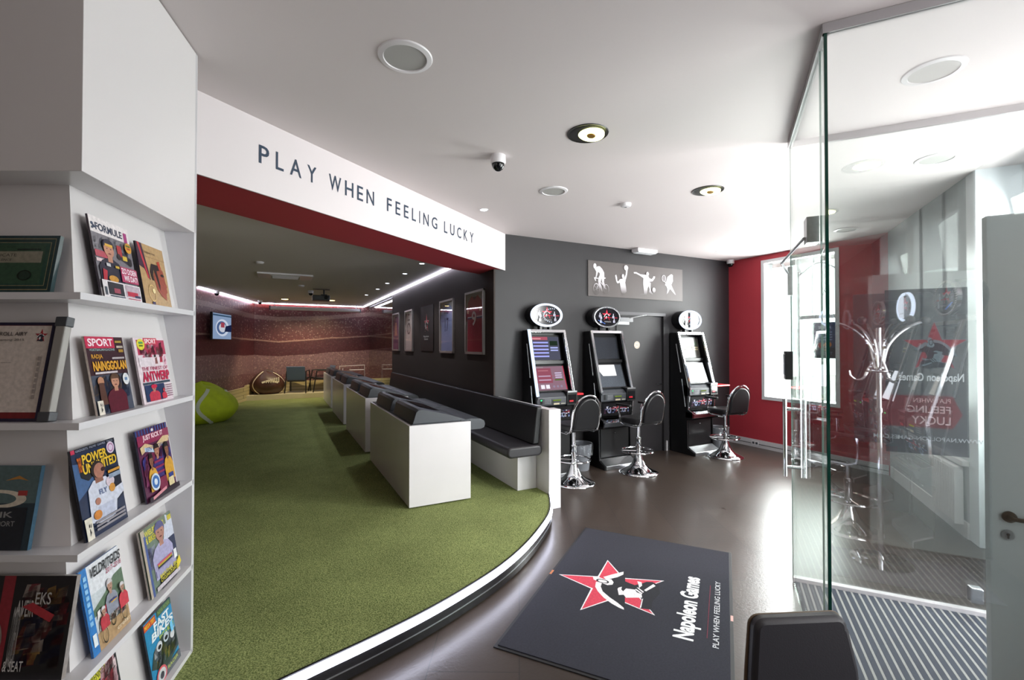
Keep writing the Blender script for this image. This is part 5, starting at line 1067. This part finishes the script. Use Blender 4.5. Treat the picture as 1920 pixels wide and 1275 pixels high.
# mirrored window film on the far panel, printed to be read from the street
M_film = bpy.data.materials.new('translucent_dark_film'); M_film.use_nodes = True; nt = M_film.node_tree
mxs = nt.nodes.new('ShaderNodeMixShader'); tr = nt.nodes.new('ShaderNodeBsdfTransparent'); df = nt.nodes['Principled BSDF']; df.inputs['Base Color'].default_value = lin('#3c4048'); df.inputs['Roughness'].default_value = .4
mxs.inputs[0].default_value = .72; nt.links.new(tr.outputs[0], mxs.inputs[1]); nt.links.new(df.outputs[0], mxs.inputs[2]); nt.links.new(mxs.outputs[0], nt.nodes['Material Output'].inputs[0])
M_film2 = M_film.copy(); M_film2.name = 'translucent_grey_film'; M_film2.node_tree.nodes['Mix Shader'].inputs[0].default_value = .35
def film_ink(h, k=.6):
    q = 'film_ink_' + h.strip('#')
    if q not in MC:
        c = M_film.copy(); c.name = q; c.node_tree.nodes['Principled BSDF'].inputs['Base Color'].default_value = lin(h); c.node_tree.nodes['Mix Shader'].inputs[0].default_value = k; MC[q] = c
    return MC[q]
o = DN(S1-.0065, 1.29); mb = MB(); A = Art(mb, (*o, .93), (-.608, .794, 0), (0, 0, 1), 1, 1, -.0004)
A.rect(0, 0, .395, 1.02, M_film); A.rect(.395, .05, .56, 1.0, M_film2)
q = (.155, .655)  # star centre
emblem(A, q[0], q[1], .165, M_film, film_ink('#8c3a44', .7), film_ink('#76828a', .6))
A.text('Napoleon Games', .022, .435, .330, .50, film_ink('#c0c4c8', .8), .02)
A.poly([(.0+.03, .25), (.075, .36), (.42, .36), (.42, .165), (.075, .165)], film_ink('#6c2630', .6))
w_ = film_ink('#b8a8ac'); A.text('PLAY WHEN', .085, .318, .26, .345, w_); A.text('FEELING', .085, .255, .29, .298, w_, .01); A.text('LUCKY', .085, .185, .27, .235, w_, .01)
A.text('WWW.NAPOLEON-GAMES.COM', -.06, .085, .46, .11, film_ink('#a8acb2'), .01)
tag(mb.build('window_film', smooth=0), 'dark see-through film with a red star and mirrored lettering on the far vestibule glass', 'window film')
# entrance matting with ribs, street door leaf, radiator
def rib_mat():
    m = mat('ribbed_entrance_matting', '#5c6474', .8); n, l, b = nodes(m); tc = n.new('ShaderNodeTexCoord'); sp = n.new('ShaderNodeSeparateXYZ'); l.new(tc.outputs['Object'], sp.inputs[0])
    a = n.new('ShaderNodeMath'); a.operation = 'MULTIPLY'; a.inputs[1].default_value = 1/.040; l.new(sp.outputs[1], a.inputs[0])
    f_ = n.new('ShaderNodeMath'); f_.operation = 'FRACT'; l.new(a.outputs[0], f_.inputs[0])
    r = n.new('ShaderNodeValToRGB'); r.color_ramp.interpolation = 'CONSTANT'; e = r.color_ramp.elements; e[0].position = 0; e[0].color = lin('#c4c2c2'); e[1].position = .34; e[1].color = lin('#4c5568')
    x = e.new(.30); x.color = lin('#22262e'); x = e.new(.95); x.color = lin('#22262e'); l.new(f_.outputs[0], r.inputs[0])
    ns = n.new('ShaderNodeTexNoise'); ns.inputs['Scale'].default_value = 300; l.new(tc.outputs['Object'], ns.inputs[0]); mx = n.new('ShaderNodeMix'); mx.data_type = 'RGBA'; mx.blend_type = 'MULTIPLY'; mx.inputs[0].default_value = .5
    l.new(r.outputs[0], mx.inputs[6]); l.new(ns.outputs[0], mx.inputs[7]); l.new(mx.outputs[2], b.inputs['Base Color']); return m
M_rib = rib_mat(); ANG = math.atan2(DY, DX)
m = MB().box(0, 1.235, -1.39, 0, 0, .007, M_rib); tag(m.build('entrance_matting', loc=(*DN(S0+.015, CC+.006), 0), rotz=ANG, smooth=0), 'blue-grey and silver ribbed matting inside the glass vestibule', 'mat')
M_door = mat('pale_grey_door_paint', '#c3c8ca', .35)
t = thing('street_door', 'pale grey street door leaf standing open into the vestibule', 'door', (*DN(2.70, 1.775), 0), ANG)
# local x along D, local -y along N ; the leaf runs from the hinge (y=0) to its free edge (y=+.77)
MB().box(-.022, .022, .0, .76, .015, 2.165, M_door).build('door_leaf', t, smooth=0, bevel=.003)
m = MB(); 
m.box(-.030, -.022, .06, .62, .20, .70, M_door).box(-.030, -.022, .06, .60, 1.15, 2.02, M_door); m.build('door_moulding', t, smooth=0, bevel=.006)
MB().tube([(-.022, .70, .868), (-.055, .70, .868), (-.062, .68, .868), (-.062, .57, .866)], .009, mat('bronze_handle', '#4c4238', .35, .7), 10).lathe([(.0, 0), (.022, 0), (.022, .006), (0, .006)], (0, 0, 0), M_satin, 8).build('door_handle', t, smooth=40)
m = MB(); m.tube([(-.0225, .70, .868), (-.03, .70, .868)], .024, mat('bronze_handle'), 18); m.build('handle_rose', t, smooth=40)
m = MB(); m.tube([(-.0225, .705, .79), (-.028, .705, .79)], .022, M_alu, 18); m.tube([(-.0282, .705, .793), (-.0295, .705, .793)], .006, M_satin, 8); m.box(-.0295, -.028, .702, .708, .776, .793, M_satin); m.build('keyhole_plate', t, smooth=40)
t = thing('radiator', 'white panel radiator low on the grey wall beyond the glass', 'radiator', (*DN(5.08, 1.735), 0), ANG)
m = MB().box(0, .46, -.03, .03, .10, .58, M_wall)
for k in range(16): m.box(.015+.028*k, .03+.028*k, .03, .036, .12, .56, M_wall)
m.build('radiator_panel', t, smooth=0, bevel=.003)
# ------------------------------------------------------------------ doormat with the logo
E1 = Vector((.79, .613)); E2 = Vector((-.613, .79)); MA = Vector((2.398, 3.281))      # reading direction and up
mp_ = MA - E1*1.745 - E2*1.155
t = thing('doormat', 'dark blue doormat with red star emblem on the slate floor', 'doormat', (mp_.x, mp_.y, 0), math.atan2(.613, .79))
M_matc = mat('mat_pile_dark_blue', '#262632', .95, noise=.25, nscale=90, bump=.7, bscale=500)
MB().box(0, 1.745, 0, 1.155, 0, .006, mat('mat_rubber', '#1a1a1e', .6)).build('rubber_border', t, smooth=0, bevel=.002)
MB().box(.018, 1.727, .018, 1.137, .006, .010, M_matc).build('pile', t, smooth=0, bevel=.0015)
m = MB(); A = Art(m, (0, 0, .0101), (1, 0, 0), (0, 1, 0), 1, 1, .00008, .9)
emblem(A, 1.745-.883, 1.155-.438, .372, '#1b1b24', '#cf3c52', '#e8e2e6')
A.text('Napoleon Games', 1.745-1.262, 1.155-.990, 1.745-.530, 1.155-.850, '#e6e6ea', .04)
A.text('PLAY WHEN FEELING LUCKY', 1.745-1.268, 1.155-1.083, 1.745-.527, 1.155-1.052, '#c8c8ce', .012)
A.rect(1.745-1.2, 1.155-1.025, 1.745-.6, 1.155-1.022, '#7c2c40')
m.build('printed_logo', t, smooth=0)
m = MB().box(.85, .91, 1.140, 1.155, .0062, .0066, ink('#c87848')).box(.78, .84, 0, .014, .0062, .0066, ink('#c89890')); m.build('edge_label', t, smooth=0)
# second mat and the coat stand by the camera (seen in the glass)
t = thing('entrance_mat', 'grey mat under the chrome coat stand beside the glass', 'mat', (*DN(.35, .53), 0), ANG)
MB().box(0, .53, -1.0, 0, 0, .008, mat('grey_mat', '#55545c', .95, bump=.5)).build('pile', t, smooth=0, bevel=.002)
t = thing('coat_stand', 'chrome coat stand with curved hooks and black knobs beside the glass', 'coat stand', (*DN(.52, 1.0), .009))
MB().lathe([(0, 0), (.19, 0), (.19, .012), (.12, .022), (.03, .03), (.02, .05)], (0, 0, 0), M_chrome, 36).build('base', t, smooth=50)
MB().rod((0, 0, .03), (0, 0, 1.72), .017, M_chrome, 14).lathe([(.024, 1.1), (.024, 1.13)], (0, 0, 0), M_chrome, 14).build('pole', t, smooth=40)
for k in range(6):
    a = k*PI/3+.2; ca, sa = math.cos(a), math.sin(a); P = [(.02, 1.42), (.035, 1.52), (.06, 1.60), (.12, 1.68), (.19, 1.735), (.25, 1.76)]
    h_ = MB().tube(sm([(r*ca, r*sa, z) for r, z in P]), .010, M_chrome, 8).build('upper_hook', t)
    m = MB(); m.blob((.262*ca, .262*sa, 1.768), .028, .028, .028, M_blackpl, 14, 8); m.build('knob', h_, smooth=60)
    P = [(.02, 1.50), (.06, 1.42), (.09, 1.35), (.13, 1.33), (.17, 1.36), (.18, 1.40)]
    if k % 2 == 0: MB().tube(sm([(r*ca, r*sa, z) for r, z in P]), .009, M_chrome, 8).build('lower_hook', t)
MB().tube([(.075*math.cos(2*PI*k/20), .075*math.sin(2*PI*k/20), 1.40) for k in range(20)], .008, M_chrome, 8, True).build('collar_ring', t)
# ------------------------------------------------------------------ black chair in the foreground
fx, fy = .4556, .8902
def cam_xy(F_, R_): return (F_*fx + R_*fy, F_*fy - R_*fx)
t = thing('padded_chair', 'black padded chair in the foreground, only its backrest in view', 'chair', (*cam_xy(1.42, .882), 0), -YAW + math.radians(4))
M_pad = mat('black_vinyl', '#232127', .5, bump=.12, bscale=300)
def backpad(y0, y1, k, mm):
    P = []
    lo = [(-.17*k, .30), (.215*k, .30)]
    pts = [(.215*k, .30), (.185*k, .60), (.155*k, .725)]
    for i in range(7): a = i*PI/12; pts.append((.115*k+.035*math.cos(a), 0.732+.035*math.sin(a)))
    for i in range(7): a = PI/2+i*PI/12; pts.append((-.112*k+.035*math.cos(a), 0.732+.035*math.sin(a)))
    pts += [(-.155*k, .6), (-.17*k, .30)]
    return MB().prism(pts, 'y', y0, y1, mm)
backpad(-.022, .022, 1.0, M_pad).build('backrest', t, smooth=40, bevel=.014)
backpad(.012, .018, 1.045, mat('tan_piping', '#5c4c3c', .5)).build('piping', t, smooth=40, bevel=.002)
MB().box(-.19, .20, -.44, -.05, .40, .47, M_pad).build('seat', t, smooth=40, bevel=.025)
for x in (-.17, .18):
    for y in (-.42, -.07): MB().rod((x, y, 0), (x, y, .41), .012, M_chrome).build('leg', t)
# ------------------------------------------------------------------ outside
g = MB().box(XR+.3, 30, -14, 16, -.3, -.2, mat('pavement', '#a8a49e', .8)); struct(g.build('floor_outside', smooth=0))
rr = random.Random(9)
for i, (x, y, s_) in enumerate(((14.5, 5.4, 1.8), (16.5, 1.2, 1.9))):
    t = thing('tree', 'pale green tree outside the red wall window, %s' % ['nearer and further left', 'farther and further right'][i], 'tree', (x, y, -.2))
    MB().tube([(0, 0, 0), (.05, 0, 1.0), (0, .05, 2.2)], [.14, .11, .08], M_wood, 10).build('trunk', t)
    m = MB()
    for k in range(420):
        a, b, r_ = rr.random()*2*PI, rr.uniform(-1, 1), s_*rr.uniform(.6, 1); c = Vector((math.cos(a)*math.sqrt(1-b*b)*r_, math.sin(a)*math.sqrt(1-b*b)*r_, 2.4+b*r_*.8)); u = Vector((rr.uniform(-1, 1), rr.uniform(-1, 1), rr.uniform(-1, 1))).normalized()*.22; w_ = u.orthogonal().normalized()*.16
        m.face([tuple(c-u), tuple(c+w_), tuple(c+u), tuple(c-w_)], M_out)
    m.build('foliage', t, smooth=0)
# hanging notice in the window
t = thing('window_notice', 'blue and orange printed notice hanging on strings in the red wall window', 'notice', (XR+.06, 3.66, 1.42))
m = MB(); m.box(0, .004, -.17, .17, 0, .50, ink('#2c3a58')); m.build('card', t, smooth=0)
m = MB(); A = Art(m, (-.0005, .17, 0), (0, -1, 0), (0, 0, 1), .34, .5, .0005); A.rect(0, .0, 1, 1, '#3c4c70'); A.rect(0, 0, 1, .3, '#2c303c'); A.text('SUPER', .25, .82, .75, .9, '#c8d0e4', .02)
for k in range(4): A.rect(.22, .50+.07*k, .78, .53+.07*k, '#98a8c8')
A.ell(.62, .38, .14, .08, '#d88838'); A.ell(.35, .36, .12, .08, '#c8483c'); A.text('SPORT', .2, .1, .8, .18, '#8c94a8', .01); m.build('print', t, smooth=0)
MB().rod((0, -.15, .5), (0, 0, .95), .003, M_darkmetal, 5).rod((0, .15, .5), (0, 0, .95), .003, M_darkmetal, 5).rod((0, 0, .95), (0, 0, 1.42), .003, M_darkmetal, 5).build('string', t)
